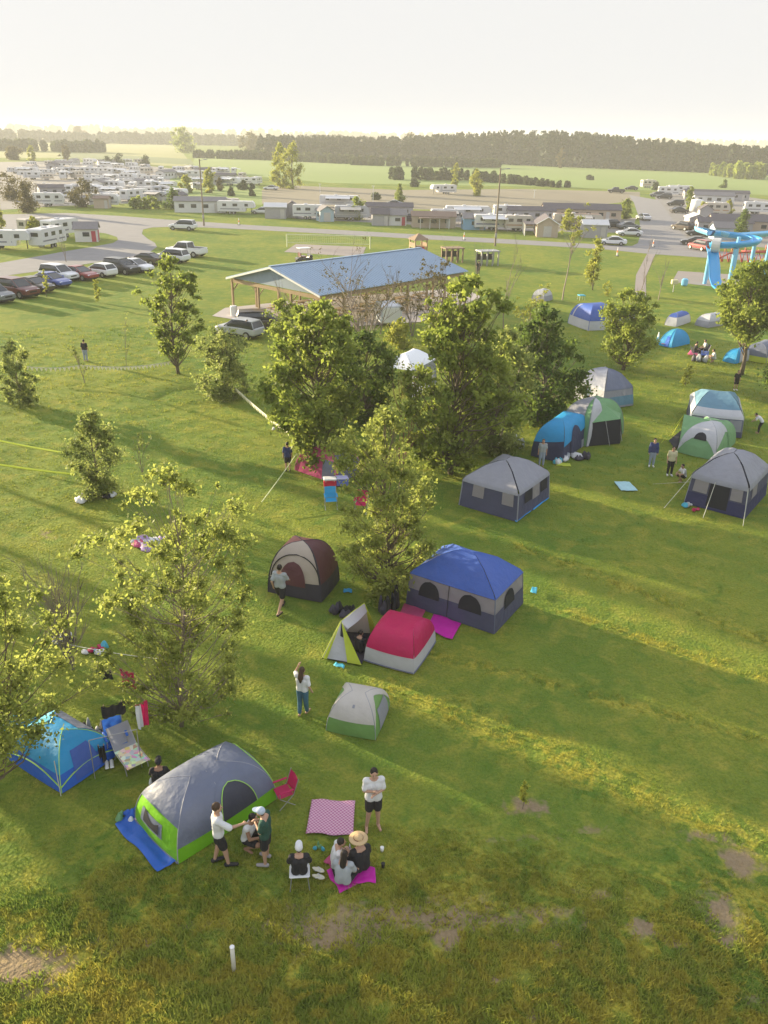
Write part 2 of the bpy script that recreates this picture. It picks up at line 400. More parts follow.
def bare_tree(name, base, H, W, seed=1, label=None, group=None, r0=.06, lean=(0, 0), dens=26, leafy=0, cat='tree', leaf='yellow', bark=None):
    rd = random.Random(seed); rs = np.random.RandomState(seed)
    root = empty(name, base, 0, label, cat, group); tb = MB(); ends = []
    def grow(p, d, L, r, lv):
        n = 4; pts = [p]; q = p.copy(); dd = d.copy()
        for i in range(n):
            dd = (dd + Vector((rd.uniform(-.13, .13), rd.uniform(-.13, .13), rd.uniform(.0, .09)))).normalized(); q = q + dd * (L / n); pts.append(q.copy())
        tb.tube(pts, [r * (1 - .6 * i / n) for i in range(n + 1)], 5 if lv < 2 else 3, cap=False)
        if lv >= 3: ends.append(q); return
        for i in range(3 if lv else 5):
            k = rd.randint(1, n); a = rd.uniform(0, 2 * PI); sp = rd.uniform(.3, .75) * (W / H) * 1.6
            nd = (dd + Vector((math.cos(a), math.sin(a), .1)) * sp).normalized()
            grow(pts[k], nd, L * rd.uniform(.45, .7), r * .5, lv + 1)
    stems = max(1, dens // 12)
    for s in range(stems):
        a = 2 * PI * s / stems + seed; sp = .35 * W / H if stems > 1 else 0
        grow(Vector((0.05 * math.cos(a), .05 * math.sin(a), -.05)), Vector((lean[0] / H + math.cos(a) * sp, lean[1] / H + math.sin(a) * sp, 1)).normalized(), H * rd.uniform(.5, .62), r0, 0)
    tr = tb.mesh('trunk'); zmax = max(v.co.z for v in tr.vertices)
    for v in tr.vertices: v.co.z *= H / zmax if v.co.z > 0 else 1
    link_mesh('trunk', tr, bark or BARKL, root)
    if leafy:
        C = np.array([(e.x, e.y, e.z * H / zmax) for e in ends]); R = np.full(len(C), W * .07)
        sel = rs.choice(len(C), max(3, len(C) // 2), replace=False)
        V, F, var = leaves_np(rs, C[sel], R[sel], leafy, .09)
        link_mesh('crown', np_mesh('crown', V, F, var), LEAF[leaf], root)
    return root

def T(px, py, ptop, wpx, **k):
    g = G(px, py); H = HT(px, py, ptop); W = wpx * MPP(px, py)
    nm = k.pop('name', 'young_tree')
    return tree(nm, g, H, W, **k)
def TB(px, py, ptop, wpx, **k):
    g = G(px, py); H = HT(px, py, ptop); W = wpx * MPP(px, py)
    return bare_tree(k.pop('name', 'bare_tree'), g, H, W, **k)

# near and middle trees, photo left to right
T(188, 722, 470, 172, name='ash_tree', shape='round', leaf='light', n=21000, size=.07, bot=.08, seed=11, clumps=190, cr=.075, bark=BARKL, trunk=.055, gaps=.12, lean=(.1, .1),
  label='airy light green ash tree in the left foreground with grass showing through')
tree('ash_tree', (-9.75, 15.6, 0), 6.9, 5.8, shape='round', leaf='light', n=24000, size=.072, bot=.25, seed=12, clumps=150, cr=.085, trunk=.08, gaps=.05,
  label='leafy green tree cut by the left edge above the blue dome tent')
T(384, 592, 408, 124, name='ash_tree', shape='round', leaf='light', n=21000, size=.085, bot=.06, seed=13, clumps=160, cr=0.085, trunk=.08, gaps=.04,
  label='bright yellow green tree between the tan tent and the blue roofed cabin tent')
T(322, 462, 303, 134, name='tall_tree', shape='column', leaf='ash', n=24000, size=0.15, bot=0.13, seed=14, clumps=190, cr=0.09, trunk=.12,
  label='tall dense tree with a sunlit left side rising behind the pink dome tent')
T(366, 425, 330, 76, name='dark_tree', shape='round', leaf='dark', n=12000, size=.14, bot=.05, seed=15, clumps=90, cr=0.11, trunk=.1,
  label='dark shaded tree right behind the tall dense tree, left of the white tarp')
T(452, 474, 276, 120, name='tall_tree', shape='column', leaf='ash', n=24000, size=0.15, bot=.05, seed=16, clumps=190, cr=0.09, trunk=.13, gaps=0.08,
  label='tallest broad tree in the middle, right of the white tarp and before the blue roof')
T(493, 452, 330, 84, name='tall_tree', shape='round', leaf='willow', n=14000, size=.14, bot=.04, seed=17, clumps=100, cr=0.11, trunk=.1,
  label='grey green tree standing behind the grey cabin tent with light blue edging')
T(538, 425, 306, 94, name='dark_tree', shape='round', leaf='dark', n=19000, size=.14, bot=.05, seed=18, clumps=120, cr=0.1, trunk=.12,
  label='dark rounded tree just left of the green and grey dome tent with screened end')
TB(500, 440, 318, 56, name='dead_tree', seed=5, dens=24, r0=.06, label='pale dead tree with bare branches in front of the dark rounded tree', bark=BARKL)
T(623, 370, 290, 68, name='round_tree', shape='round', leaf='ash', n=14000, size=.14, bot=.16, seed=19, clumps=100, cr=0.1, trunk=.12,
  label='round tree standing alone between two rows of tents on the right')
T(738, 374, 262, 88, name='round_tree', shape='round', leaf='ash', n=15000, size=0.16, bot=.40, seed=20, clumps=110, cr=0.1, trunk=.15,
  label='round crowned tree with a clear dark trunk above the person in black')
T(783, 402, 292, 60, name='dark_tree', shape='round', leaf='dark', n=9000, size=.14, bot=.04, seed=21, clumps=50, cr=.16, trunk=.12,
  label='dark tree cut by the right edge beside the round crowned tree')
T(178, 374, 255, 74, name='open_tree', shape='round', leaf='ash', n=8000, size=0.16, bot=.2, seed=22, clumps=110, cr=0.08, trunk=.11, gaps=.15,
  label='upright open tree below the white pickup truck')
T(227, 397, 329, 64, name='bush', shape='round', leaf='willow', n=11000, size=.11, bot=.0, seed=23, clumps=90, cr=0.15, trunk=.05, cat='bush',
  label='wide grey green bush in front of the silver car beside the pavilion')
T(284, 356, 298, 40, name='bush', shape='round', leaf='ash', n=6500, size=.13, bot=.0, seed=24, clumps=60, cr=0.2, trunk=.05, cat='bush',
  label='narrow green bush under the front left corner of the pavilion roof')
T(100, 494, 411, 60, name='bush', shape='round', leaf='willow', n=11000, size=0.085, bot=.02, seed=45, clumps=80, cr=0.16, trunk=.045, cat='bush',
  label='columnar bush with a bundle of clothes at its foot and yellow tape tied to it')
T(22, 405, 341, 44, name='bush', shape='round', leaf='willow', n=5500, size=0.11, bot=.03, seed=26, clumps=70, cr=0.14, trunk=.04, cat='bush', gaps=.1,
  label='pale sparse bush near the left edge at the end of the bunting line')
TB(84, 382, 340, 13, name='sapling', seed=31, dens=12, r0=.035, leafy=260, leaf='willow', label='thin staked sapling with a dark figure standing right behind it')
TB(143, 482, 428, 24, name='sapling', seed=32, dens=12, r0=.025, leafy=160, leaf='willow', label='nearly leafless sapling alone on the lawn right of the columnar bush')
TB(126, 366, 312, 10, name='sapling', seed=33, dens=12, r0=.02, leafy=80, leaf='willow', label='very faint sparse sapling left of the upright open tree')
TB(72, 668, 548, 58, name='bare_bush', seed=34, dens=96, r0=.035, label='leafless brown bush with many upright stems at the left', cat='bush')
TB(364, 352, 242, 74, name='bare_tree', seed=35, dens=60, r0=.085, leafy=1400, leaf='olive', label='nearly bare grey tree in front of the blue pavilion roof')
TB(402, 470, 350, 40, name='bare_bush', seed=36, dens=48, r0=.035, leafy=300, label='tangle of reddish bare stems below the white tarp', cat='bush', bark=mat('red_bark', (.2, .1, .07), .9))
TB(562, 300, 206, 44, name='dead_tree', seed=37, dens=12, r0=.09, lean=(1.6, 1.2), leafy=1500, leaf='yellow', label='leaning half dead tree with a few yellow leaves behind the white tent')
TB(530, 345, 285, 40, name='bare_bush', seed=38, dens=36, r0=.04, leafy=1500, leaf='yellow', label='thin yellowing bush left of the blue dome tent with white skirt', cat='bush')
for i, (px, py, pt, w, lb) in enumerate([(288, 356, 272, 12, 'bare thin sapling rising in front of the pavilion gable end'), (447, 300, 236, 16, 'bare thin tree at the far right end of the pavilion roof'),
        (478, 300, 240, 15, 'bare thin tree just right of the pavilion roof'), (381, 334, 262, 20, 'bare thin tree in front of the middle of the pavilion roof'), (504, 330, 226, 22, 'bare thin tree beside the right light pole'),
        (634, 312, 240, 12, 'bare thin tree beside the dirt path'), (658, 300, 256, 9, 'short bare sapling just right of the dirt path'), (648, 252, 232, 14, 'small brown bare tree at the foot of the gravel lane'), (66, 262, 232, 8, 'bare twiggy sapling beside the white fifth wheel trailer')]):
    TB(px, py, pt, w, name='bare_sapling', seed=50 + i, dens=12, r0=.055, label=lb, group='bare saplings')
TB(436, 338, 252, 46, name='thin_leafed_tree', seed=41, dens=48, r0=.07, leafy=2600, leaf='olive', label='thin twiggy tree screening the right part of the blue pavilion roof')
TB(412, 336, 262, 30, name='bare_tree', seed=42, dens=36, r0=.06, leafy=700, leaf='olive', label='smaller bare tree just left of the thin twiggy tree at the pavilion')
T(98, 302, 280, 10, name='sapling', shape='column', leaf='yellow', n=500, size=.12, bot=.15, seed=60, clumps=14, cr=.25, trunk=.02, label='small yellow green sapling on the lawn below the white hatchback')
T(47, 297, 268, 8, name='sapling', shape='column', leaf='yellow', n=350, size=.12, bot=.2, seed=61, clumps=12, cr=.25, trunk=.03, label='small yellow green sapling in front of the blue sedan')
T(523, 808, 780, 13, name='sapling', shape='column', leaf='yellow', n=420, size=.05, bot=.15, seed=62, clumps=14, cr=.22, trunk=.012, label='tiny yellow green sapling on a bare patch at the lower right')
T(685, 386, 363, 15, name='sapling', shape='round', leaf='yellow', n=600, size=.09, bot=.1, seed=63, clumps=20, cr=.2, trunk=.02, label='small yellow shrub left of the round crowned tree')
T(606, 296, 280, 12, name='sapling', shape='round', leaf='yellow', n=400, size=.12, bot=.1, seed=64, clumps=14, cr=.25, trunk=.02, label='small pale shrub just above the round lone tree')
T(592, 290, 238, 22, name='leafy_tree', shape='round', leaf='yellow', n=2600, size=.16, bot=.15, seed=65, clumps=26, cr=.2, trunk=.06, gaps=.1, label='yellow green open tree behind the blue dome tent with white skirt')
T(440, 345, 312, 40, name='bush', shape='round', leaf='yellow', n=4000, size=.13, bot=0, seed=66, clumps=30, cr=.2, trunk=.03, cat='bush', label='yellowish bush behind the bare stems in the centre')
T(398, 348, 318, 30, name='bush', shape='round', leaf='yellow', n=3000, size=.13, bot=0, seed=67, clumps=26, cr=.2, trunk=.03, cat='bush', label='yellow leaved bush behind the white tarp')
# trees standing just outside the left edge: their long shadows fall across the foreground
for i, (x, y, h, w) in enumerate([(-15.5, 24.5, 7.0, 4.2), (-19.5, 29.5, 6.0, 4), (-26, 27, 6.5, 5)]):
    tree('ash_tree', (x, y, 0), h, w, 'round', 'light', n=6000, size=.12, bot=.05, seed=70 + i, clumps=50, cr=.15, label='leafy tree outside the left edge of the picture', group='trees left of the campsite', trunk=.08)

# tall trees far outside the left edge: only their shadows reach the meadow
for i, (x, y, h, w, b_) in enumerate([(-44, 52.0, 15.5, 3.8, .52), (-52, 66.6, 17, 3.2, .58), (-46, 49.0, 14, 2.4, .56)]):
    tree('tall_tree', (x, y, 0), h, w, 'column', 'ash', n=16000, size=.26, bot=b_, seed=90 + i, clumps=90, cr=.16, label='tall high crowned tree far outside the left edge of the picture', group='tall trees outside the left edge', trunk=.15)
# far trees, each its own
far = [
 (28, 213, 183, 30, 'cone', 'olive', 'brownish conical tree above the white fifth wheel trailer'),
 (12, 200, 172, 40, 'round', 'olive', 'broad brown tree at the left edge behind the conical tree'),
 (0, 232, 200, 16, 'round', 'yellow', 'yellow green young tree cut by the left edge above the trailer'),
 (35, 238, 216, 14, 'round', 'yellow', 'yellow young tree between two white trailers at the left'),
 (84, 207, 178, 26, 'round', 'olive', 'rounded brown green tree on the verge beside the brown shed'),
 (173, 209, 188, 22, 'cone', 'dark', 'dark conical tree left of the white mobile home'),
 (187, 193, 175, 14, 'poplar', 'yellow', 'pale yellow young tree behind the white mobile home'),
 (210, 193, 168, 13, 'poplar', 'yellow', 'taller pale yellow tree just right of the left light pole'),
 (220, 191, 178, 8, 'round', 'olive', 'small dull green tree right of the two pale young trees'),
 (14, 160, 146, 16, 'round', 'olive', 'small dark tree in the hay field at the far left'),
 (33, 163, 145, 9, 'poplar', 'yellow', 'slim pale tree in the hay field at the far left'),
 (66, 160, 145, 10, 'poplar', 'olive', 'slim dark tree in the hay field behind the trailer rows'),
 (79, 141, 126, 12, 'round', 'olive', 'distant tree right of the white barn'),
 (185, 153, 127, 22, 'round', 'ash', 'large rounded tree at the end of the hay field'),
 (251, 154, 132, 24, 'round', 'olive', 'dark rounded tree in the far hedgerow left of the twin poplars'),
 (280, 188, 143, 18, 'poplar', 'yellow', 'narrow left one of the pair of tall pale poplars'),
 (293, 189, 142, 27, 'poplar', 'yellow', 'fuller right one of the pair of tall pale poplars'),
 (399, 203, 184, 13, 'cone', 'ash', 'small conical green tree behind the middle trailers'),
 (357, 220, 196, 18, 'round', 'ash', 'round green tree in front of the long white trailer'),
 (455, 187, 163, 9, 'poplar', 'yellow', 'narrow pale tree right of the lone white trailer'),
 (476, 196, 169, 16, 'poplar', 'yellow', 'wider pale tree beside the right light pole'),
 (625, 219, 199, 15, 'round', 'ash', 'bright green tree beside the parked cars on the gravel lane'),
 (567, 230, 208, 12, 'round', 'yellow', 'yellow green tree in front of the long tan trailer'),
 (740, 236, 209, 24, 'cone', 'dark', 'dark conical tree right above the blue water slide'),
 (724, 188, 180, 9, 'cone', 'dark', 'small dark conifer on the right at the edge of the green field'),
 (688, 210, 186, 10, 'round', 'ash', 'slim green tree left of the white round tank'),
 (702, 216, 202, 10, 'round', 'yellow', 'yellow green shrub between sheds on the right'),
 (728, 214, 200, 10, 'round', 'yellow', 'yellow green tree in front of the long grey roof'),
 (408, 160, 133, 26, 'round', 'olive', 'rounded tree standing out in front of the forest edge'),
 (560, 168, 148, 8, 'round', 'olive', 'small tree at the foot of the forest'),
]
for i, (px, py, pt, w, shp, lf, lb) in enumerate(far):
    m = MPP(px, py); wid = w * m
    T(px, py, pt, w * 1.12, name='distant_tree' if py < 170 else 'field_tree', shape=shp, leaf=lf, n=2200 if w < 12 else 4800, size=max(.18, min(1.1, 1.0 * m)), bot=.04, seed=100 + i, clumps=34, cr=.17, trunk=wid * .035, twigs=False, label=lb)
for i in range(5):
    T(134 + i * 5.5, 209, 197 - (i % 2) * 2, 10, name='hedge_shrub', shape='round', leaf='ash', n=700, size=.25, bot=0, seed=140 + i, clumps=14, cr=.25, trunk=.05, twigs=False, label='one of the five rounded green shrubs in a row on the verge', cat='shrub', group='five rounded shrubs on the verge')
for i, (px, py, pt, w) in enumerate([(243, 190, 180, 10), (252, 196, 184, 7), (232, 196, 187, 8), (120, 165, 153, 14), (108, 166, 156, 10), (146, 165, 155, 12), (375, 200, 193, 10), (414, 187, 178, 10), (590, 180, 175, 9), (655, 190, 182, 9)]):
    T(px, py, pt, w, name='field_shrub', shape='round', leaf='hedge', n=900, size=.5, bot=0, seed=150 + i, clumps=14, cr=.25, trunk=.05, twigs=False, label='low rounded shrub among the far trailers and fields', cat='shrub', group='low shrubs among the trailers')

# forest and hedgerows: masses nobody could count
def belt(name, pts, hs, depth, spacing, leaf, per, size, seed, cone=.5, label=None):
    rs = np.random.RandomState(seed); VV = []; FF = []; vv = []; k = 0
    for i in range(len(pts) - 1):
        a, b = Vector(pts[i]), Vector(pts[i + 1]); L = (b - a).length; n = max(1, int(L / spacing * depth / spacing))
        d = (b - a).normalized(); nrm = Vector((-d.y, d.x, 0))
        if nrm.y < 0: nrm = -nrm
        for j in range(n):
            t = rs.uniform(0, 1); q = rs.uniform(0, 1) ** 1.3
            p = a.lerp(b, t) + nrm * (q * depth)
            h = (hs[i] * (1 - t) + hs[i + 1] * t) * rs.uniform(.7, 1.06) * (1 + .12 * math.sin(p.x * .03 + seed)); w = h * rs.uniform(.2, .34)
            kk = max(10, per)
            hh = rs.uniform(.02, 1, kk); an = rs.uniform(0, 2 * PI, kk)
            prof = (1 - hh) ** .75 if rs.uniform() < cone else np.sin(PI * (.12 + .84 * hh)) ** .5
            rr = w * prof * rs.uniform(.5, 1.05, kk)
            P = np.stack([p.x + np.cos(an) * rr, p.y + np.sin(an) * rr, hh * h], -1)
            a_ = rs.normal(size=(kk, 3)); a_ /= np.linalg.norm(a_, axis=1, keepdims=True); b_ = np.cross(a_, rs.normal(size=(kk, 3))); b_ /= np.linalg.norm(b_, axis=1, keepdims=True)
            s = size * rs.uniform(.6, 1.3, kk)[:, None]
            V = np.stack([P - a_ * s, P + b_ * s * .8, P + a_ * s, P - b_ * s * .8], 1).reshape(-1, 3); V[:, 2] = np.maximum(V[:, 2], 0)
            VV.append(V); FF.append(np.arange(kk * 4).reshape(kk, 4) + k); k += kk * 4
            vv.append(np.full(kk * 4, rs.uniform(0, .6)) + np.repeat(rs.uniform(0, .4, kk), 4))
    me = np_mesh(name, np.concatenate(VV), np.concatenate(FF), np.concatenate(vv))
    o = link_mesh(name, me, LEAF[leaf]); tag(o, label, 'trees', kind='stuff'); return o
def line(pix): return [G(*p) for p in pix]
belt('forest', line([(262, 159), (330, 160), (400, 161), (470, 163), (560, 167), (660, 171), (800, 177), (1000, 186)]), [HT(262, 159, 138), HT(330, 160, 135.5), HT(400, 161, 134.5), HT(470, 163, 134), HT(560, 167, 136), HT(660, 171, 140), HT(800, 177, 146), 13], 60, 4.8, 'conifer', 160, 1.0, 5, .6, 'dark mixed forest closing the far side of the green field')
belt('hedgerow', line([(348, 165), (420, 167), (505, 168)]), [4.5, 5, 3.5], 8, 2.6, 'hedge', 110, .9, 6, 0, 'shrubby hedgerow in the green field before the forest')
belt('hedgerow', line([(392, 180), (470, 181), (560, 188)]), [4.5, 3.6, 1.6], 6, 2.2, 'hedge', 110, .6, 7, 0, 'dark low hedgerow behind the middle trailers')
belt('hedgerow', line([(192, 158), (260, 160), (345, 164)]), [5, 5.5, 4], 8, 2.6, 'hedge', 110, .9, 8, 0, 'dark hedgerow between the hay field and the green field')
belt('hedgerow', line([(738, 176), (768, 180), (860, 188)]), [5, 6.5, 7], 14, 4, 'ash', 140, .9, 9, 0, 'bushy green thicket at the right edge before the forest')
belt('distant_woods', [Vector((-900, 950, 0)), Vector((-500, 1000, 0)), Vector((-150, 1050, 0)), Vector((150, 900, 0))], [10, 11, 11, 12], 120, 14, 'conifer', 110, 2.6, 10, .2, 'faint hazy woods along the left horizon')
belt('distant_woods', [Vector((-2200, 2000, 0)), Vector((-900, 2100, 0)), Vector((400, 2200, 0)), Vector((2600, 2300, 0))], [17, 19, 18, 19], 200, 30, 'conifer', 90, 5, 11, .2, 'faintest hazy woods right on the horizon')
belt('distant_woods', [Vector((-620, 620, 0)), Vector((-420, 640, 0)), Vector((-210, 620, 0))], [7, 9, 8], 25, 5, 'hedge', 110, 1.4, 12, .1, 'low hazy trees behind the white barn')
# ------------------------------------------------------------------ tents
def curve_dome(t, p=.75, q=.9):
    return (math.cos(t * PI / 2) ** p if t < 1 else 0.0, math.sin(t * PI / 2) ** q)
def curve_cabin(wall=.62, lean=.06, slope=1.0):
    pts = [(1, 0), (1 - lean, wall), (1 - lean - .06, wall + .06), (.45, .9), (.15, .99), (0, 1)]
    def f(t):
        x = t * (len(pts) - 1); i = min(int(x), len(pts) - 2); u = x - i
        return (pts[i][0] * (1 - u) + pts[i + 1][0] * u, pts[i][1] * (1 - u) + pts[i + 1][1] * u)
    return f
class Tent:
    def __init__(s, A, B, C, top, label, prof=None, ridge=.0, ridge_axis=None, inset=.06, sag=.03, name='dome_tent', cat='tent', grow=1.0, h=None, group=None, by='AB', rnd=.3):
        a, b, c = G(*A), G(*B), G(*C); s.rnd = 0 if name == 'cabin_tent' else rnd
        if by == 'BC':
            w_ = (c - b); u_ = Vector((w_.y, -w_.x, 0)).normalized(); u_ = u_ if u_.dot(b - a) > 0 else -u_; a = b - u_ * (b - a).dot(u_)
        e1 = b - a; ang = math.atan2(e1.y, e1.x)
        L = e1.length * grow; nrm = Vector((-math.sin(ang), math.cos(ang), 0)); W = abs((c - b).dot(nrm)) * grow
        ctr = (a + b) / 2 + nrm * (W / grow / 2); s.ang = ang; s.ctr = ctr
        s.a = L / 2; s.b = W / 2
        if h is None:
            # height so that the apex lands on the photo's row
            lo, hi = .2, 12
            for _ in range(30):
                m = (lo + hi) / 2
                if PXY((ctr.x, ctr.y, m))[1] > top: lo = m
                else: hi = m
            h = lo
        s.h = h; s.prof = prof or curve_dome; s.inset = inset; s.sag = sag
        big = s.a >= s.b
        s.cx = ridge * s.a if (big if ridge_axis is None else ridge_axis == 'x') else 0
        s.cy = ridge * s.b if not (big if ridge_axis is None else ridge_axis == 'x') else 0
        s.root = empty(name, (ctr.x, ctr.y, 0), ang, label, cat, group)
        foot((ctr.x, ctr.y), ang, s.a * 1.02, s.b * 1.02)
    def P(s, side, u, t, off=0.0):
        if off:
            e = .01; p = s.P(side, u, t); q1 = s.P(side, min(1, u + e), t) - s.P(side, max(-1, u - e), t); q2 = s.P(side, u, min(1, t + e)) - s.P(side, u, max(0, t - e))
            n = q1.cross(q2)
            if n.length < 1e-9: n = Vector((0, 0, 1))
            n.normalize()
            if n.z < -.02 or (abs(n.z) < .3 and n.dot(Vector((p.x, p.y, 0))) < 0): n = -n
            return p + n * off
        r, z = s.prof(t)
        px = s.cx + (s.a - s.cx) * r; py = s.cy + (s.b - s.cy) * r
        cs = [(-px, -py), (px, -py), (px, py), (-px, py)]
        c1 = Vector((*cs[side % 4], 0)); c2 = Vector((*cs[(side + 1) % 4], 0)); k = (u + 1) / 2
        p = c1.lerp(c2, k); ins = s.inset * (1 - u * u) * math.sin(PI * min(1, max(0, t)) ** .8) 
        p.x *= 1 - ins * (1 if side % 2 else .3); p.y *= 1 - ins * (.3 if side % 2 else 1)
        if s.rnd and px > 1e-4 and py > 1e-4:
            nx, ny = max(-1, min(1, p.x / px)), max(-1, min(1, p.y / py)); k2 = s.rnd * (.35 + .65 * min(1, t * 1.5))
            p.x *= 1 - k2 + k2 * math.sqrt(1 - ny * ny / 2); p.y *= 1 - k2 + k2 * math.sqrt(1 - nx * nx / 2)
        p.z = z * s.h - s.sag * s.h * (1 - u * u) * math.sin(PI * t)
        return p
    def patch(s, name, m, side, u0=-1, u1=1, t0=0, t1=1, off=.012, nu=8, nv=8, parent=None):
        mb = MB(); f0 = t0 if callable(t0) else (lambda u: t0); f1 = t1 if callable(t1) else (lambda u: t1)
        def fn(i, j):
            u = u0 + (u1 - u0) * i; return s.P(side, u, f0(u) + (f1(u) - f0(u)) * j, off)
        mb.grid(fn, nu, nv); return mb.build(name, m, parent or s.root, smooth=True)
    def ring(s, name, m, t0=0, t1=1, off=0.0, nu=8, nv=10, sides=(0, 1, 2, 3), parent=None):
        mb = MB(); k = 0
        f0 = t0 if callable(t0) else (lambda sd, u: t0); f1 = t1 if callable(t1) else (lambda sd, u: t1)
        for sd in sides:
            mb.grid(lambda i, j: s.P(sd, -1 + 2 * i, f0(sd, -1 + 2 * i) + (f1(sd, -1 + 2 * i) - f0(sd, -1 + 2 * i)) * j, off), nu, nv)
        return mb.build(name, m, parent or s.root, smooth=True)
    def arch(s, name, m, side, uc, hw, t0, t1, off=.02, parent=None, n=10, pw=.5):
        mb = MB()
        def fn(i, j):
            t = t0 + (t1 - t0) * j; w = hw * (1 - j ** 2.6) ** pw if j < 1 else 0.0
            return s.P(side, uc + w * (2 * i - 1), t, off)
        mb.grid(fn, 6, n); return mb.build(name, m, parent or s.root, smooth=True)
    def archline(s, name, m, side, uc, hw, t0, t1, r=.02, off=.03, parent=None, pw=.5):
        pts = []
        for k in range(-12, 13):
            j = 1 - abs(k) / 12; w = hw * (1 - j ** 2.6) ** pw if j < 1 else 0
            pts.append(s.P(side, uc + (w if k > 0 else -w), t0 + (t1 - t0) * j, off))
        return MB().tube(pts, r, 5).build(name, m, parent or s.root)
    def poles(s, m, r=.018, t1=1.0, corners=(0, 1, 2, 3), off=.015):
        for c in corners:
            MB().tube([s.P(c, -1, t1 * i / 14) + Vector((0, 0, off)) for i in range(15)], r, 5).build('pole', m, s.root)
    def line_t(s, name, m, t, sides=(0, 1, 2, 3), r=.018):
        mb = MB()
        for sd in sides:
            f = t if callable(t) else (lambda sd, u: t)
            mb.tube([s.P(sd, -1 + i / 6, f(sd, -1 + i / 6), .015) for i in range(13)], r, 5)
        mb.build(name, m, s.root)
    def W(s, x, y, z):
        return Vector((x, y, z))
F_GREY = fabric('slate_fabric', (.165, .19, .27)); F_LIME = fabric('lime_fabric', (.20, .52, .02)); F_LIMEP = mat('lime_piping', (.35, .62, .12), .5)
F_WHITE = fabric('white_fabric', (.52, .53, .56)); F_LGREY = fabric('light_grey_fabric', (.30, .31, .36)); F_NAVY = fabric('navy_fabric', (.045, .055, .12))
F_BLUE = fabric('royal_blue_fabric', (.06, .13, .46)); F_SKY = fabric('sky_blue_fabric', (.03, .33, .66)); F_TAN = fabric('tan_fabric', (.46, .40, .34))
F_MAROON = fabric('maroon_fabric', (.13, .05, .06)); F_PINK = fabric('pink_fabric', (.50, .07, .19)); F_RED = fabric('crimson_fabric', (.50, .012, .10))
F_GREEN = fabric('leaf_green_fabric', (.19, .38, .18)); F_DARK = fabric('charcoal_fabric', (.06, .055, .08)); F_MESH = mat('dark_mesh', (.02, .022, .03), .8)
F_CYAN = fabric('cyan_fabric', (.08, .45, .62)); F_TARP = fabric('blue_tarp', (.03, .14, .60)); F_YG = fabric('yellow_green_fabric', (.50, .58, .05)); F_MAG = fabric('magenta_fabric', (.62, .015, .40))
F_TEAL = fabric('teal_fabric', (.14, .28, .38)); F_WALL = fabric('beige_grey_fabric', (.30, .28, .30)); F_SLATE2 = fabric('dark_slate_fabric', (.085, .09, .16)); F_ROPE = mat('pale_rope', (.5, .5, .42), .8)

# 1. big lime and grey dome in the foreground
t = Tent((116, 833), (179, 863), (275, 799), 769, 'large lime green and slate grey dome tent with an open arched door', ridge=.25, inset=-.03, sag=.0, by='BC', rnd=.32, grow=1.06, prof=lambda t: curve_dome(t, .66, .82))
low = lambda sd, u: (.40 + .08 * (1 - u * u)) if sd == 0 else (.16 if sd in (1, 3) else .18)
t.ring('tent_wall', F_LIME, 0, low, nu=10, nv=5)
t.ring('rainfly', F_GREY, low, 1, off=.02, nu=12, nv=12)
t.patch('side_window', F_GREY, 0, -.62, .42, .14, .34, off=.012); t.patch('side_window_mesh', F_MESH, 0, -.45, .28, lambda u: .17 , lambda u: .31 - .05 * math.cos(u * 6), off=.022)
d = t.arch('door_flap', F_GREY, 1, .30, .58, .17, .80, off=.035); t.arch('door_opening', fabric('door_net', (.055, .06, .085)), 1, .22, .36, .17, .66, off=.05)
t.archline('door_piping', F_LIMEP, 1, .22, .36, .17, .66, r=.012, off=.055)
t.archline('arch_piping', F_LIMEP, 2, 0, .97, .1, .62, r=.015, off=.03)
MB().tube([t.P(0, u, .012, .01) for u in (-1, -.5, 0, .5, 1)], .03, 5).build('ground_piping', F_GREY, t.root)
t.poles(F_LGREY, .014); TENT1 = t
# sunlit fold at the crown of the fly, its brightness put into pale grey
MB().tube([t.P(1, 0, .98, .02), t.P(1, -.05, .75, .02), t.P(1, -.1, .5, .02)], .009, 5).build('sunlit_fold', F_LGREY, t.root)
# 2. blue dome under the left tree
t = Tent((4, 757), (62, 795), (124, 757), 727, 'blue dome tent with green piping half hidden under the left edge tree', ridge=.2)
t.ring('tent_wall', F_TARP, 0, .35); t.ring('rainfly', F_SKY, .3, 1, off=.015); t.patch('grey_panel', F_GREY, 2, -.9, .9, .25, .85, off=.03)
t.patch('cyan_panel', F_CYAN, 3, -.7, .7, .45, .95, off=.03); t.patch('door', F_BLUE, 1, -.5, .4, .05, .6, off=.03)
t.line_t('piping', F_LIMEP, lambda sd, u: .1 + .14 * (1 - u * u), (0, 1)); t.poles(F_LIMEP, .012)
g = G(60, 792); MB().tube([t.root.matrix_world @ Vector((0, 0, 0)), ], .01, 4) if False else None
# 3. small white and green dome
t = Tent((325, 731), (376, 741), (394, 706), 692, 'small white dome tent with a green lower band on open grass', ridge=.25, ridge_axis='x', inset=.0, prof=lambda t: curve_dome(t, .72, .9))
gb = lambda sd, u: .30 if sd in (0, 2) else .62 * (1 - abs(u) ** 2) + .18
t.ring('tent_wall', fabric('soft_green', (.18, .34, .10)), 0, .95); t.ring('rainfly', fabric('cream_fabric', (.56, .53, .49)), gb, 1, off=.02); t.patch('grey_door', F_LGREY, 1, -.5, .7, .02, .5, off=.015)
t.patch('vent_mark', F_LGREY, 0, -.06, .08, .62, .70, off=.028); t.poles(F_LGREY, .01)
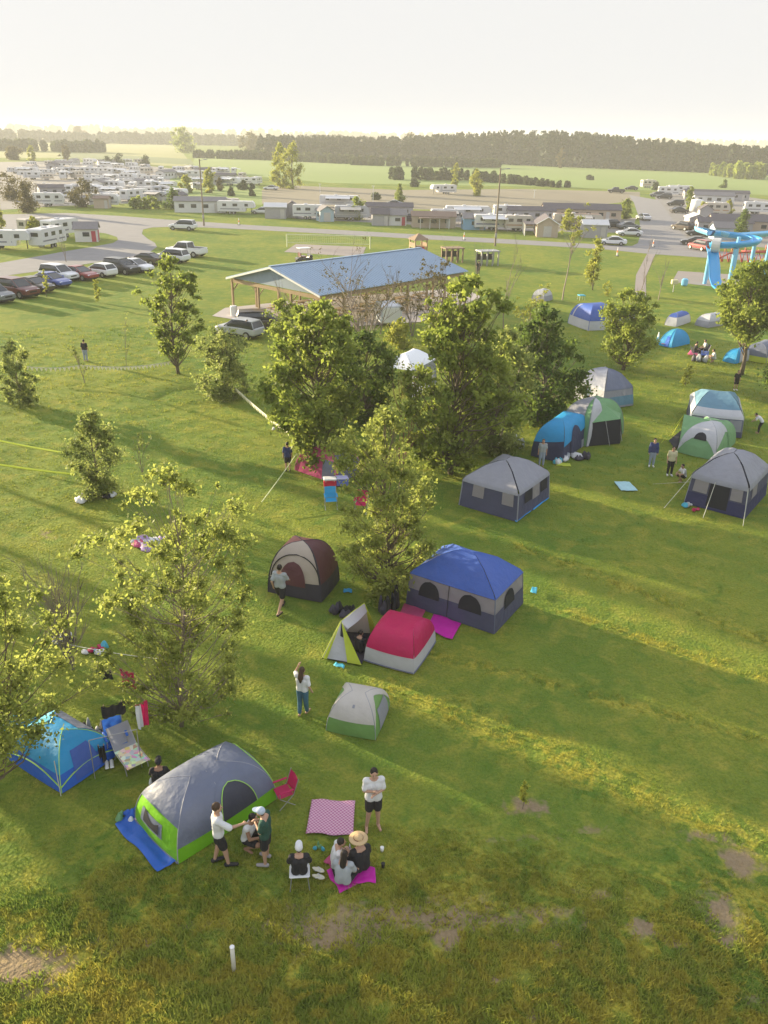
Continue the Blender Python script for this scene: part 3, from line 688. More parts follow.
# 4. red and white
t = Tent((363, 661), (414, 675), (434, 641), 621, 'bright crimson dome tent with a broad pale grey skirt', ridge=.5, ridge_axis='x', inset=.02, prof=lambda t: curve_dome(t, .5, .9))
t.ring('tent_wall', F_WHITE, 0, .34); t.ring('rainfly', F_RED, .27, 1, off=.015); t.poles(F_WHITE, .01, .3)
t.line_t('skirt_piping', F_GREY, .015)
# 5. white and lime wedge tent beside it
def wedge():
    r = empty('wedge_tent', G(348, 650), 0, 'slumping white and lime wedge tent with dark clothes on it', 'tent'); o = Vector(r.location)
    A, B, C, D = [G(*p) - o for p in ((322, 658), (361, 665), (378, 634), (346, 632))]
    def hz(px, py, top): g = G(px, py); return Vector((g.x, g.y, HT(px, py, top))) - o
    P = hz(341, 651, 621); Q = hz(364, 640, 603)
    th = Vector((0, 0, .012))
    def tri(mb, pts, n=8):
        a, b, c = pts
        def fn(u, v): p = a.lerp(b, u).lerp(c, v); return p + Vector((0, 0, -.05 * math.sin(PI * u) * math.sin(PI * v)))
        mb.grid(fn, n, n)
    m = MB(); tri(m, (A, B, P)); m.build('front_panel', F_WHITE, r, True)
    m = MB(); m.grid(lambda u, v: A.lerp(D, u).lerp(P.lerp(Q, u), v) - Vector((0, 0, .07 * math.sin(PI * v))), 8, 8); m.build('left_panel', F_WHITE, r, True)
    m = MB(); tri(m, (D, C, Q)); m.build('rear_panel', fabric('cream_liner', (.50, .44, .38)), r, True)
    e1 = P.lerp(B, .42) + Vector((.12, .05, .12)); e2 = Q.lerp(C, .45)
    m = MB(); m.grid(lambda u, v: P.lerp(Q, u).lerp(e1.lerp(e2, u), v * .55) + Vector((0, 0, -.06 * math.sin(PI * u))), 8, 5); m.build('roof_panel', F_WHITE, r, True)
    up = Vector((.015, -.03, .02))
    m = MB(); tri(m, (A.lerp(B, .02) + up, A.lerp(B, .12) + up, P + up)); m.build('lime_stripe', F_YG, r, True)
    m = MB(); tri(m, (B + up, B.lerp(A, .36) + up, P + up)); m.build('lime_stripe', F_YG, r, True)
    m = MB(); tri(m, (C + up, C.lerp(D, .25) + up, Q + up)); m.build('lime_stripe', F_YG, r, True)
    m = MB(); tri(m, (A.lerp(B, .42) + up + (P - A.lerp(B, .42)) * .62, A.lerp(B, .62) + up + (P - A.lerp(B, .62)) * .6, P + up)); m.build('vent', F_MESH, r, True)
    for a, b in ((A, P), (B, P), (P, Q), (Q, C), (Q, D)): MB().tube([a, a.lerp(b, .5) + Vector((0, 0, .02)), b], .012, 5).build('pole', F_YG, r)
    MB().prism([A, B, C, D], (0, 0, .02)).build('tent_floor', F_DARK, r)
    foot(o, math.atan2(B.y - A.y, B.x - A.x), .7, .9)
wedge()
# 6. blue roofed cabin tent
t = Tent((406, 604), (494, 634), (532, 606), 551, 'large cabin tent with a royal blue roof and arched windows', name='cabin_tent', prof=curve_cabin(.60), ridge=.1, ridge_axis='x', inset=.02, sag=.02)
t.ring('tent_wall', F_WALL, 0, .2, nv=4); t.ring('lower_wall', F_SLATE2, 0, .11, off=.02, nv=4); t.ring('roof', F_BLUE, .2, 1, off=.02, nv=12)
for sd, uc, hw in ((0, -.5, .24), (0, .45, .26), (1, .0, .36), (2, 0, .3), (3, 0, .35)): t.arch('window', F_MESH, sd, uc, hw, .085, .185, off=.03)
MB().tube([t.P(0, -.05, .01, .03), t.P(0, -.05, .2, .03)], .012, 4).build('door_zip', BLACK, t.root); t.poles(F_GREY, .018, .2); t.line_t('eaves_piping', F_BLUE, .2)
# 7. tan and maroon dome
t = Tent((267, 592), (322, 603), (340, 580), 541, 'tan and maroon dome tent with a person standing at its side', ridge=0, inset=.0, prof=lambda t: curve_dome(t, .6, .85))
t.ring('tent_wall', F_DARK, 0, .3); t.patch('front_fly', F_TAN, 0, -.96, .96, .2, 1, off=.03); t.ring('rainfly', F_MAROON, .2, 1, sides=(1,), off=.02); t.ring('rear_fly', fabric('dusty_red_fabric', (.30, .12, .10)), .2, 1, sides=(2, 3), off=.02)
t.arch('door', F_MAROON, 0, -.05, .5, .14, .52, off=.05); t.archline('brow_pole', BLACK, 0, .05, .95, .22, .66, r=.022, off=.06); t.poles(F_DARK, .02)
# 8. pink dome behind the tall tree
t = Tent((294, 470), (336, 484), (352, 468), 446, 'pink and grey dome tent half hidden behind the tall dense tree', ridge=0)
t.ring('tent_wall', F_PINK, 0, 1); t.patch('grey_side', F_GREY, 1, -.8, 1, .0, .7, off=.02); t.patch('grey_corner', F_GREY, 0, .35, .95, .0, .5, off=.02); t.patch('pale_foot', F_LGREY, 3, -.6, .9, 0, .3, off=.02); t.poles(fabric('rose_fabric', (.6, .2, .3)), .03)
# 9. white tarp shelter in the middle
t = Tent((378, 392), (412, 398), (426, 382), 351, 'bright white tarp shelter among the central trees', ridge=.4, name='tarp_shelter', cat='tarp', prof=curve_cabin(.7, .1))
t.ring('tarp_roof', mat('white_tarp', (.85, .87, .9), .5, .04), .2, 1); t.ring('side_wall', F_LGREY, 0, .21, sides=(1, 2), nv=3)
t.poles(STEEL, .02, .2)
# 10. grey cabin tent with light blue groundsheet edges
t = Tent((459, 505), (517, 522), (548, 498), 459, 'grey cabin tent with navy walls and a light blue edge on the grass', name='cabin_tent', prof=curve_cabin(.60), ridge=.15, ridge_axis='y', inset=.02)
t.ring('tent_wall', F_SLATE2, 0, .2, nv=4); t.ring('roof', F_LGREY, .19, 1, off=.05, nv=12); t.patch('window', F_WALL, 0, .45, .85, .1, .2, off=.03); t.patch('window', F_WALL, 1, -.1, .35, .09, .2, off=.03)
t.patch('window_mesh', F_MESH, 1, -.6, -.15, .1, .19, off=.03); t.patch('window_mesh', F_MESH, 1, .42, .85, .1, .19, off=.03)
t.patch('window', F_WALL, 0, -.6, -.2, .1, .2, off=.03); t.poles(F_LGREY, .03, .2)
# 11. blue over navy dome
t = Tent((527, 458), (562, 463), (590, 440), 417, 'bright blue dome tent with a dark navy lower half', ridge=.15, by='BC', prof=lambda t: curve_dome(t, .55, .8))
t.ring('tent_wall', F_NAVY, 0, .5); t.ring('rainfly', F_SKY, lambda sd, u: .30 + .06 * u, 1, off=.03); t.arch('door', F_NAVY, 1, -.1, .4, .02, .62, off=.05); t.patch('pale_flap', F_LGREY, 1, .3, .95, .0, .12, off=.04); t.poles(F_NAVY, .015)
# 12. green and grey dome with screened wing
def porch_dome(A, B, C, top, label, wing_side, flip=1, mirror=False):
    t = Tent(A, B, C, top, label, ridge=0, prof=lambda t: curve_dome(t, .62, .85))
    t.ring('tent_wall', F_GREEN, 0, 1)
    return t
t = porch_dome((556, 437), (586, 447), (606, 428), 398, 'green and light grey dome tent with a dark screened end', 1)
t.patch('grey_band', F_LGREY, 0, -.95, .55, lambda u: .12 + .25 * abs(u), 1, off=.03); t.patch('grey_band', F_WHITE, 3, -.5, .95, .1, 1, off=.03); t.patch('grey_band', F_WHITE, 1, -1, -.25, .0, lambda u: .98, off=.035); t.patch('logo_patch', F_WHITE, 1, -.45, -.32, .55, .63, off=.04)
tip = Vector((t.a * 1.62, t.b * .1, t.h * .62)); 
mb = MB(); mb.prism([t.P(1, -.9, .35, .02), tip, t.P(1, .9, .35, .02), t.P(1, 0, .98, .02)], (0, 0, .02)); mb.build('wing_fly', F_GREEN, t.root)
mb = MB(); q = Vector((t.a * 1.8, t.b * .1, 0)); mb.prism([t.P(1, -.95, .0), q, tip, t.P(1, -.9, .35)], (.0, .01, 0)); mb.prism([t.P(1, .95, .0), q, tip, t.P(1, .9, .35)], (.0, .01, 0)); mb.build('screen_wall', F_MESH, t.root)
for yy in (-.35, .3): MB().tube([Vector((t.a * 1.25, t.b * yy, t.h * .6)), Vector((t.a * 1.7, t.b * yy, .02))], .018, 5).build('wing_pole', STEEL, t.root)
foot((t.ctr.x + math.cos(t.ang) * t.a * 1.3, t.ctr.y + math.sin(t.ang) * t.a * 1.3), t.ang, t.a * .6, t.b)
t.poles(F_LGREY, .015)
# 13. tall grey tent behind
t = Tent((572, 397), (602, 410), (610, 396), 368, 'tall slate grey tent right behind the green and grey dome', ridge=.1, name='cabin_tent', prof=curve_cabin(.55, .1))
t.ring('tent_wall', F_LGREY, 0, .2, nv=4); t.ring('roof', F_GREY, .19, 1, off=.03); t.patch('teal_band', F_TEAL, 1, -1, 1, .02, .12, off=.03); t.poles(F_GREY, .02, .2)
# 14. blue dome with white skirt
t = Tent((567, 323), (588, 331), (603, 322), 304, 'royal blue dome tent with a white skirt, left of the lone round tree', ridge=.2, prof=lambda t: curve_dome(t, .5, .8))
t.ring('tent_wall', F_WHITE, 0, .35); t.ring('rainfly', F_BLUE, .22, 1, off=.03); t.patch('pale_stripe', F_WHITE, 0, -.72, -.62, .22, .8, off=.05); t.poles(F_BLUE, .02)
# 15-18, small tents at the right rear
t = Tent((664, 325), (676, 327), (684, 321), 312, 'small low blue and white tent behind the lone round tree', ridge=.4); t.ring('tent_wall', F_WHITE, 0, .6); t.ring('rainfly', F_BLUE, .5, 1, off=.02); t.poles(F_LGREY, .015)
t = Tent((658, 345), (671, 348), (682, 342), 329, 'small sky blue pointed tent with bright towels at its door', ridge=0, prof=lambda t: curve_dome(t, .95, 1.0)); t.ring('tent_wall', F_SKY, 0, 1); t.patch('cyan_fly', F_CYAN, 0, -.8, .5, .45, 1, off=.03); t.patch('door', F_TARP, 0, -.1, .5, 0, .5, off=.03); t.poles(F_CYAN, .02)
t = Tent((694, 325), (708, 328), (720, 322), 313, 'small white dome tent behind the crown of the round tree', ridge=.3); t.ring('tent_wall', F_LGREY, 0, .5); t.ring('rainfly', F_WHITE, .3, 1, off=.02); t.poles(F_LGREY, .015)
t = Tent((722, 361), (735, 364), (744, 357), 348, 'small bright blue pop up tent left of the dark tree trunk', ridge=.2); t.ring('tent_wall', F_SKY, 0, 1); t.patch('white_flap', F_WHITE, 1, -.6, .8, 0, .6, off=.03); t.poles(F_CYAN, .015)
t = Tent((740, 359), (766, 364), (776, 356), 342, 'low grey tent with a yellow green bottom band near the right edge', ridge=.5); t.ring('tent_wall', F_YG, 0, .4); t.ring('rainfly', F_GREY, .2, 1, off=.02); t.poles(F_LGREY, .015)
t = Tent((531, 300), (544, 302), (548, 299), 289, 'small white tent half hidden behind bare twigs beside the blue dome', ridge=.3); t.ring('tent_wall', F_LGREY, 0, .5); t.ring('rainfly', F_WHITE, .3, 1, off=.02); t.poles(F_LGREY, .015)
t = Tent((604, 322), (616, 326), (622, 320), 309, 'small blue and pale tent right behind the blue dome with white skirt', ridge=.3); t.ring('tent_wall', F_WHITE, 0, .4); t.ring('rainfly', F_NAVY, .3, 1, off=.02); t.poles(F_LGREY, .015)
# 19. teal white and grey cabin at the right
t = Tent((688, 432), (741, 438), (748, 418), 392, 'tall cabin tent with a teal roof and a white band', name='cabin_tent', prof=curve_cabin(.55, .05), ridge=.35, ridge_axis='x', inset=.0)
t.ring('tent_wall', F_GREY, 0, .25, nv=4); t.ring('roof', F_TEAL, .2, 1, off=.04, nv=12); t.ring('white_band', F_WHITE, .19, .47, off=.06, nv=5); t.patch('side_panel', F_LGREY, 0, -.95, -.5, .06, .18, off=.05); t.patch('side_panel', F_LGREY, 0, .5, .95, .06, .18, off=.05)
t.arch('door', F_DARK, 0, -.05, .42, .0, .17, off=.05); t.ring('lower_wall', F_SLATE2, 0, .06, off=.03, nv=2); t.poles(F_LGREY, .02, .2)
# 20. green dome with grey arch
t = porch_dome((676, 452), (715, 461), (738, 443), 421, 'green dome tent with a wide light grey arch and an open wing', 3)
t.patch('grey_arch', F_WHITE, 0, -1, 1, lambda u: .46 - .42 * u * u, 1, off=.03); t.patch('grey_arch', F_WHITE, 1, -1, .3, lambda u: .2 + .3 * (1 - abs(u)), 1, off=.03); t.arch('door_mesh', F_MESH, 0, 0, .38, .36, .58, off=.035)
t.patch('green_side', fabric('leaf_green_fabric', (0, 0, 0)), 1, .2, 1, .0, .8, off=.035)
tip = Vector((-t.a * 1.55, t.b * .2, t.h * .95)); mb = MB(); mb.prism([t.P(3, .9, .15, .02), tip, t.P(3, -.9, .25, .02), t.P(3, 0, .99, .02)], (0, 0, .02)); mb.build('wing_fly', F_GREEN, t.root)
mb = MB(); mb.prism([t.P(3, .9, .15, .02), tip, t.P(0, -.96, .02, .02)], (.0, .02, 0)); mb.build('wing_side', F_GREEN, t.root)
for yy in (-.5, .4): MB().tube([tip, Vector((-t.a * 2.1, t.b * yy, .0))], .016, 5).build('wing_pole', F_YG, t.root)
MB().prism([Vector((-t.a * 1.9, -t.b * .2, .03)), Vector((-t.a * 1.2, -t.b * .8, .03)), Vector((-t.a * 1.0, t.b * .3, .5)), Vector((-t.a * 1.6, t.b * .3, .45))], (0, 0, .02)).build('screen_wall', F_MESH, t.root)
t.patch('logo_patch', F_WHITE, 3, .1, .25, .5, .58, off=.05); t.poles(F_LGREY, .015)
# 21. grey and navy cabin with guy lines
t = Tent((684, 503), (744, 519), (758, 493), 452, 'grey and navy cabin tent held by four pale guy lines', name='cabin_tent', prof=curve_cabin(.60, .08), ridge=.15, ridge_axis='y', inset=.02)
t.ring('tent_wall', F_SLATE2, 0, .2, nv=4); t.ring('lower_wall', fabric('deep_navy_fabric', (.04, .045, .13)), 0, .09, off=.02, nv=3); t.ring('roof', F_LGREY, .18, 1, off=.06, nv=12)
for sd, u0, u1 in ((0, -.85, -.35), (0, .45, .85), (1, -.6, -.1)): t.patch('window', F_WALL, sd, u0, u1, .1, .185, off=.04)
t.patch('door_mesh', F_MESH, 0, -.3, .4, .02, .18, off=.03); t.poles(F_LGREY, .025, .2)
inv = Matrix.Translation(-Vector((t.ctr.x, t.ctr.y, 0))); Ri = Matrix.Rotation(-t.ang, 4, 'Z')
for (cx, px, py) in ((-1, 664, 508), (-.15, 703, 518), (.98, 743, 526)):
    g = Ri @ (inv @ G(px, py)); MB().tube([t.P(0, cx, .2), g], .014, 4).build('guy_line', F_ROPE, t.root)
g = Ri @ (inv @ G(653, 484)); MB().tube([t.P(3, 1, .2) if False else t.P(0, -1, .15), g], .01, 4).build('guy_line', F_ROPE, t.root)
# guy pole of the left blue tent
tag(MB().tube([G(61, 796) , G(61, 796) + Vector((0, 0, 1.15))], .012, 6).build('tent_pole', F_ROPE), 'thin pale pole standing at the corner of the left blue tent', 'pole')
# ------------------------------------------------------------------ lofts
def loft(mb, secs):
    n = len(secs[0]); vs = [p for s in secs for p in s]; fs = []
    for i in range(len(secs) - 1):
        for k in range(n):
            k2 = (k + 1) % n; fs.append((i * n + k, i * n + k2, (i + 1) * n + k2, (i + 1) * n + k))
    fs.append(tuple(range(n - 1, -1, -1))); fs.append(tuple((len(secs) - 1) * n + k for k in range(n)))
    return mb.add(vs, fs)
def sec(x, w, zb, zt, r=.12, wt=None):
    wt = wt or w; r = min(r, (zt - zb) * .4)
    half = [(w * .90, zb), (w, zb + r), (w, zb + (zt - zb) * .55), ((w + wt) / 2 * .99, zt - r), (wt * .88, zt)]
    return [(x, y, z) for y, z in half] + [(x, -y, z) for y, z in reversed(half)]
def wheel(root, x, y, r=.34, w=.22):
    t = MB().cyl((x, y - w / 2, r), (x, y + w / 2, r), r, 16).build('wheel', RUBBER, root)
    s = 1 if y > 0 else -1
    MB().cyl((x, y + s * w * .3, r), (x, y + s * w * .56, r), r * .6, 12).build('rim', STEEL, t)
HEADL = mat('headlight_lens', (.75, .77, .8), .15, spec=.8); TAILL = mat('tail_light', (.4, .02, .02), .2)
def make_car(kind, paintmat, name='parked_car'):
    root = empty(name); mb = MB(); gh = MB(); roof = MB()
    if kind == 'pickup':
        L, w = 5.6, .98; belt, top = 1.12, 1.85
        secs = [(-2.8, .93, .55, 1.05), (-2.7, .98, .45, 1.12), (0, .98, .42, 1.14), (1.2, .98, .42, 1.16), (2.5, .95, .42, 1.08), (2.8, .86, .5, .98)]
        loft(mb, [sec(x, a, b, c) for x, a, b, c in secs])
        G_ = [(-.75, 1.0, 1.1), (-.6, 1.1, 1.82), (.85, 1.1, 1.82), (1.55, 1.1, 1.14)]
        R_ = [(-.62, 1.80, 1.87), (.85, 1.80, 1.87)]
        bed = MB().box((-1.72, 0, 1.16), (1.9, 1.62, .05)); bed.build('bed_floor', BLACK, root)
        rails = MB().box((-1.72, .92, 1.18), (2.0, .08, .12), bev=.02).box((-1.72, -.92, 1.18), (2.0, .08, .12), bev=.02).box((-2.72, 0, 1.18), (.08, 1.8, .12), bev=.02); rails.build('bed_rail', paintmat, root)
        wx = (-1.75, 1.8); wr = .4
    elif kind == 'suv':
        L, w = 4.7, .93; 
        loft(mb, [sec(x, a, b, c) for x, a, b, c in [(-2.35, .82, .5, .95), (-2.25, .9, .38, 1.05), (-.8, .93, .32, 1.06), (.8, .93, .32, 1.05), (1.9, .9, .34, .98), (2.3, .8, .42, .82)]])
        G_ = [(-2.2, 1.0, 1.1), (-1.95, 1.0, 1.62), (.35, 1.0, 1.66), (1.2, 1.0, 1.04)]; R_ = [(-1.98, 1.60, 1.68), (-.8, 1.66, 1.74), (.38, 1.62, 1.70)]
        wx = (-1.45, 1.45); wr = .36
    elif kind == 'hatch':
        L, w = 4.1, .87
        loft(mb, [sec(x, a, b, c) for x, a, b, c in [(-2.05, .76, .45, .88), (-1.95, .85, .32, .98), (-.6, .87, .28, .96), (.8, .87, .28, .94), (1.7, .84, .3, .84), (2.05, .72, .4, .7)]])
        G_ = [(-1.9, .92, .99), (-1.5, .92, 1.42), (.15, .92, 1.46), (1.15, .92, .94)]; R_ = [(-1.55, 1.41, 1.48), (-.6, 1.45, 1.53), (.2, 1.43, 1.50)]
        wx = (-1.25, 1.28); wr = .32
    else:
        L, w = 4.7, .9
        loft(mb, [sec(x, a, b, c) for x, a, b, c in [(-2.35, .76, .48, .88), (-2.2, .86, .34, .98), (-1.2, .9, .28, .98), (.8, .9, .28, .94), (1.9, .87, .3, .84), (2.35, .74, .4, .68)]])
        G_ = [(-1.75, .94, .99), (-.95, .94, 1.38), (.15, .94, 1.41), (1.15, .94, .95)]; R_ = [(-1.0, 1.36, 1.43), (-.4, 1.40, 1.47), (.2, 1.38, 1.45)]
        wx = (-1.4, 1.42); wr = .33
    loft(gh, [sec(x, w * .93, a - .1, b, .06, wt=w * (.93 if b - a < .2 else .76)) for x, a, b in G_])
    body = mb.build('body', paintmat, root, smooth=False); gh.build('window', GLASS, root)
    loft(roof, [sec(x, w * .74, a, b, .02) for x, a, b in R_]); roof.build('roof', paintmat, root)
    px0, px1 = G_[1][0], G_[2][0]
    pil = MB()
    for s in (-1, 1):
        pil.tube([(G_[3][0], s * w * .86, G_[3][2]), (px1, s * w * .72, R_[-1][1])], .035, 5); pil.tube([(G_[0][0], s * w * .86, G_[0][2]), (px0, s * w * .72, R_[0][1])], .05, 5)
        pil.tube([((px0 + px1) / 2, s * w * .9, G_[0][2] - .02), ((px0 + px1) / 2, s * w * .74, R_[0][1])], .035, 5)
    pil.build('pillar', paintmat, root)
    xf = L / 2 - .14
    zt = {'pickup': .88, 'suv': .78, 'hatch': .68, 'sedan': .66}[kind]
    for s in (-1, 1):
        MB().box((xf - .02, s * w * .66, zt), (.2, .32, .14), bev=.03).build('headlight', HEADL, root)
        MB().box((-L / 2 + .1, s * w * .78, zt + .1), (.14, .2, .2), bev=.03).build('tail_light', TAILL, root)
        MB().box((.75, s * (w + .08), G_[0][1] + .08), (.12, .2, .13), bev=.03).build('mirror', paintmat, root)
    MB().box((xf + .03, 0, zt - .14), (.16, w * .9, .16), bev=.03).build('grille', BLACK, root)
    MB().box((0, 0, .36 if kind == 'pickup' else .3), (L * .86, w * 1.9, .2), bev=.03).build('sill', BLACK, root)
    for x in wx:
        for s in (-1, 1): wheel(root, x, s * (w - .06), wr)
    return root
P_WHITE = paint('white_car_paint', (.70, .71, .73)); P_RED = paint('red_car_paint', (.25, .02, .025)); P_DRED = paint('maroon_car_paint', (.13, .03, .03)); P_BLUE = paint('blue_car_paint', (.06, .10, .35)); P_BLK = paint('black_car_paint', (.025, .025, .03)); P_SIL = paint('silver_car_paint', (.38, .40, .42)); P_BROWN = paint('dark_brown_car_paint', (.06, .045, .035)); P_GREY = paint('grey_car_paint', (.16, .17, .19))
_cars = {}
def car(kind, pm, px, py, head, label, group='cars parked on the grass', scale=1.0, cat='car'):
    key = (kind, pm.name)
    nm = 'pickup_truck' if kind == 'pickup' else 'parked_car'
    if key not in _cars: r = _cars[key] = make_car(kind, pm, nm)
    else: r = copy_tree(_cars[key])
    r.location = G(px, py); r.rotation_euler = (0, 0, math.radians(head)); r.scale = (scale,) * 3
    tag(r, label, 'pickup' if kind == 'pickup' else cat, group); foot(r.location, math.radians(head), 2.3, .95); return r
# cars nose out of the road onto the grass: seen three quarter from the front, pointing towards lower right
H0 = -28
car('suv', P_GREY, -6, 301, H0, 'grey car cut by the left edge at the end of the parked row')
car('suv', P_DRED, 18, 296, H0, 'dark red car nearest the left edge in the parked row', scale=1.05)
car('sedan', P_BROWN, 35, 291, H0, 'dark brown low car right of the dark red car')
car('sedan', P_BLUE, 52, 286, H0, 'blue sedan in front of a white car')
car('suv', P_WHITE, 60, 280, H0, 'white car parked just behind the blue sedan')
car('sedan', P_RED, 80, 279, H0, 'bright red sedan between two white cars')
car('hatch', P_WHITE, 101, 276, 150, 'white hatchback seen from its tail, right of the bright red sedan')
car('suv', P_BLK, 122, 273, H0, 'black car right of the white hatchback')
car('sedan', P_WHITE, 136, 271, H0, 'white sedan parked beside the black car')
car('sedan', P_BROWN, 146, 264, 160, 'dark maroon car behind the white sedan')
car('suv', P_WHITE, 172, 262, 160, 'white four wheel drive in front of the white pickup')
car('pickup', P_WHITE, 187, 256, 158, 'white pickup truck with an open bed on the grass')
car('suv', P_WHITE, 183, 230, 172, 'lone white car on the grass at the bend of the road', group='cars by the road')
car('suv', P_SIL, 240, 336, 152, 'silver car half hidden by the grey green bush', group='cars by the pavilion', scale=.88)
car('suv', P_BROWN, 263, 330, 10, 'dark brown car under the near corner of the pavilion', group='cars by the pavilion')
lane = [('sedan', P_WHITE, 629, 236, 178, 'long white car parked where the lane meets the road'), ('sedan', P_WHITE, 612, 245, 170, 'white car half hidden in the verge at the lane corner'),
 ('sedan', P_WHITE, 643, 220, 100, 'white car standing in the middle of the gravel lane'), ('suv', P_BLK, 613, 228, 20, 'black car beside the grey garage shed'), ('sedan', P_GREY, 628, 229, 15, 'grey car behind the long white car'),
 ('pickup', P_BLK, 616, 193, 175, 'black pickup truck at the far left of the lane end'), ('sedan', P_BLK, 631, 190, 175, 'black car right of the far black pickup truck'), ('suv', P_BLK, 664, 199, 165, 'black car first on the right side of the lane'),
 ('suv', P_GREY, 657, 197, 165, 'grey car at the far right corner of the lane'), ('suv', P_BLK, 675, 206, 170, 'small black car on the green strip right of the lane'), ('sedan', P_BLK, 679, 213, 10, 'black car below the small one on the green strip'),
 ('suv', P_BROWN, 682, 230, 120, 'dark brown car left of the white box trailer'), ('sedan', P_BLK, 698, 236, 170, 'black car right above the slide entrance'), ('sedan', P_GREY, 706, 232, 170, 'grey car beside the white box trailer'), ('sedan', P_BLK, 694, 245, 165, 'nearest black car left of the blue slide'), ('suv', P_RED, 700, 250, 110, 'dark red car just behind the blue slide tube')]
for a in lane: car(*a, group='cars along the gravel lane', scale=.95)
for (k, pm, px, py, hd, lb) in [('sedan', P_WHITE, 271, 190, 170, 'white car alone near the twin poplars'), ('sedan', P_WHITE, 262, 214, 175, 'white car between trailer and sheds'), ('suv', P_BLK, 340, 219, 170, 'dark red car left of the round green tree'), ('suv', P_BLK, 410, 222, 170, 'dark car left of the tan awning trailer'), ('sedan', P_SIL, 393, 206, 175, 'silver car behind the conical green tree'), ('suv', P_WHITE, 68, 198, 170, 'white van like car on the verge at the left')]:
    car(k, pm, px, py, hd, lb, group='cars among the trailers', scale=.95)

# ------------------------------------------------------------------ trailers, mobile homes, sheds
RVW = mat('trailer_skin', (.62, .62, .62), .4, .06, 1); RVC = mat('cream_trailer_skin', (.50, .46, .40), .5, .07, 1); RVG = mat('grey_trailer_skin', (.40, .41, .44), .45, .07, 1)
def make_trailer(L=7.5, skin=RVW, fifth=False, awning=False, name='camper_trailer', stripe=(.2, .2, .24), lid=None):
    root = empty(name); Hh = 3.0; W = 1.2; hl = L / 2
    prof = [(-hl, .65), (-hl, Hh - .15), (-hl + .2, Hh)] + ([(hl - .6, Hh), (hl - .15, Hh - .5), (hl, Hh - 1.2), (hl - .1, 1.55), (hl - 2.1, 1.5), (hl - 2.3, .65)] if fifth else [(hl - .7, Hh), (hl - .2, Hh - .5), (hl, Hh - 1.4), (hl, 1.0), (hl - .3, .65)])
    MB().prism([(x, -W, z) for x, z in prof], (0, 2 * W, 0)).build('body', skin, root)
    sm = mat('trailer_stripe_%d' % int(stripe[0] * 100), stripe, .4)
    for s in (-1, 1):
        MB().box((-.1 if not fifth else -1.1, s * (W + .006), 1.25), (L * .9 if not fifth else L * .6, .012, .22)).build('stripe', sm, root)
        for x, w_ in ((-hl * .62, .9), (-hl * .05, 1.1), (hl * .55, .8)):
            w = MB().box((x, s * (W + .012), 2.15), (w_, .03, .6), bev=.01).build('window', GLASS, root)
        MB().box((hl * .26, s * (W + .012), 1.62), (.7, .03, 1.85), bev=.01).build('door', RVG if s > 0 else skin, root)
        for x in (-.75, .15): wheel(root, x - (.8 if fifth else 0), s * (W - .15), .33, .2)
    MB().box((hl - .42 if not fifth else hl - .35, 0, 2.45), (.05, 1.4, .5), ry=math.radians(-38)).build('front_window', GLASS, root)
    MB().box((-hl - .012, 0, 2.2), (.02, 1.2, .6)).build('rear_window', GLASS, root)
    MB().box((-hl * .2, 0, Hh + .12), (.8, .7, .26), bev=.06).build('air_conditioner', RVW, root)
    MB().box((hl * .4, 0, Hh + .05), (.4, .4, .1), bev=.03).build('roof_vent', RVW, root)
    if lid: MB().box((-.1, 0, Hh + .02), (L * .86, 2 * W * .96, .04)).build('roof', lid, root)
    if not fifth: MB().tube([(hl - .2, 0, .6), (hl + .9, 0, .5)], .06, 6).build('hitch', BLACK, root)
    else: MB().tube([(hl - .9, 0, 1.5), (hl - .9, 0, .02)], .08, 6).build('jack_leg', BLACK, root)
    MB().box((-hl + .3, 0, .5), (.1, 2.2, .12)).build('bumper', STEEL, root)
    if awning:
        MB().prism([(-hl * .7, -W, 2.8), (hl * .5, -W, 2.8), (hl * .5, -W - 2.3, 2.35), (-hl * .7, -W - 2.3, 2.35)], (0, 0, .04)).build('awning', RVW if awning == 1 else RVC, root)
        for x in (-hl * .7 + .1, hl * .5 - .1): MB().tube([(x, -W - 2.25, 0), (x, -W - 2.25, 2.37)], .03, 6).build('awning_pole', STEEL, root)
    return root
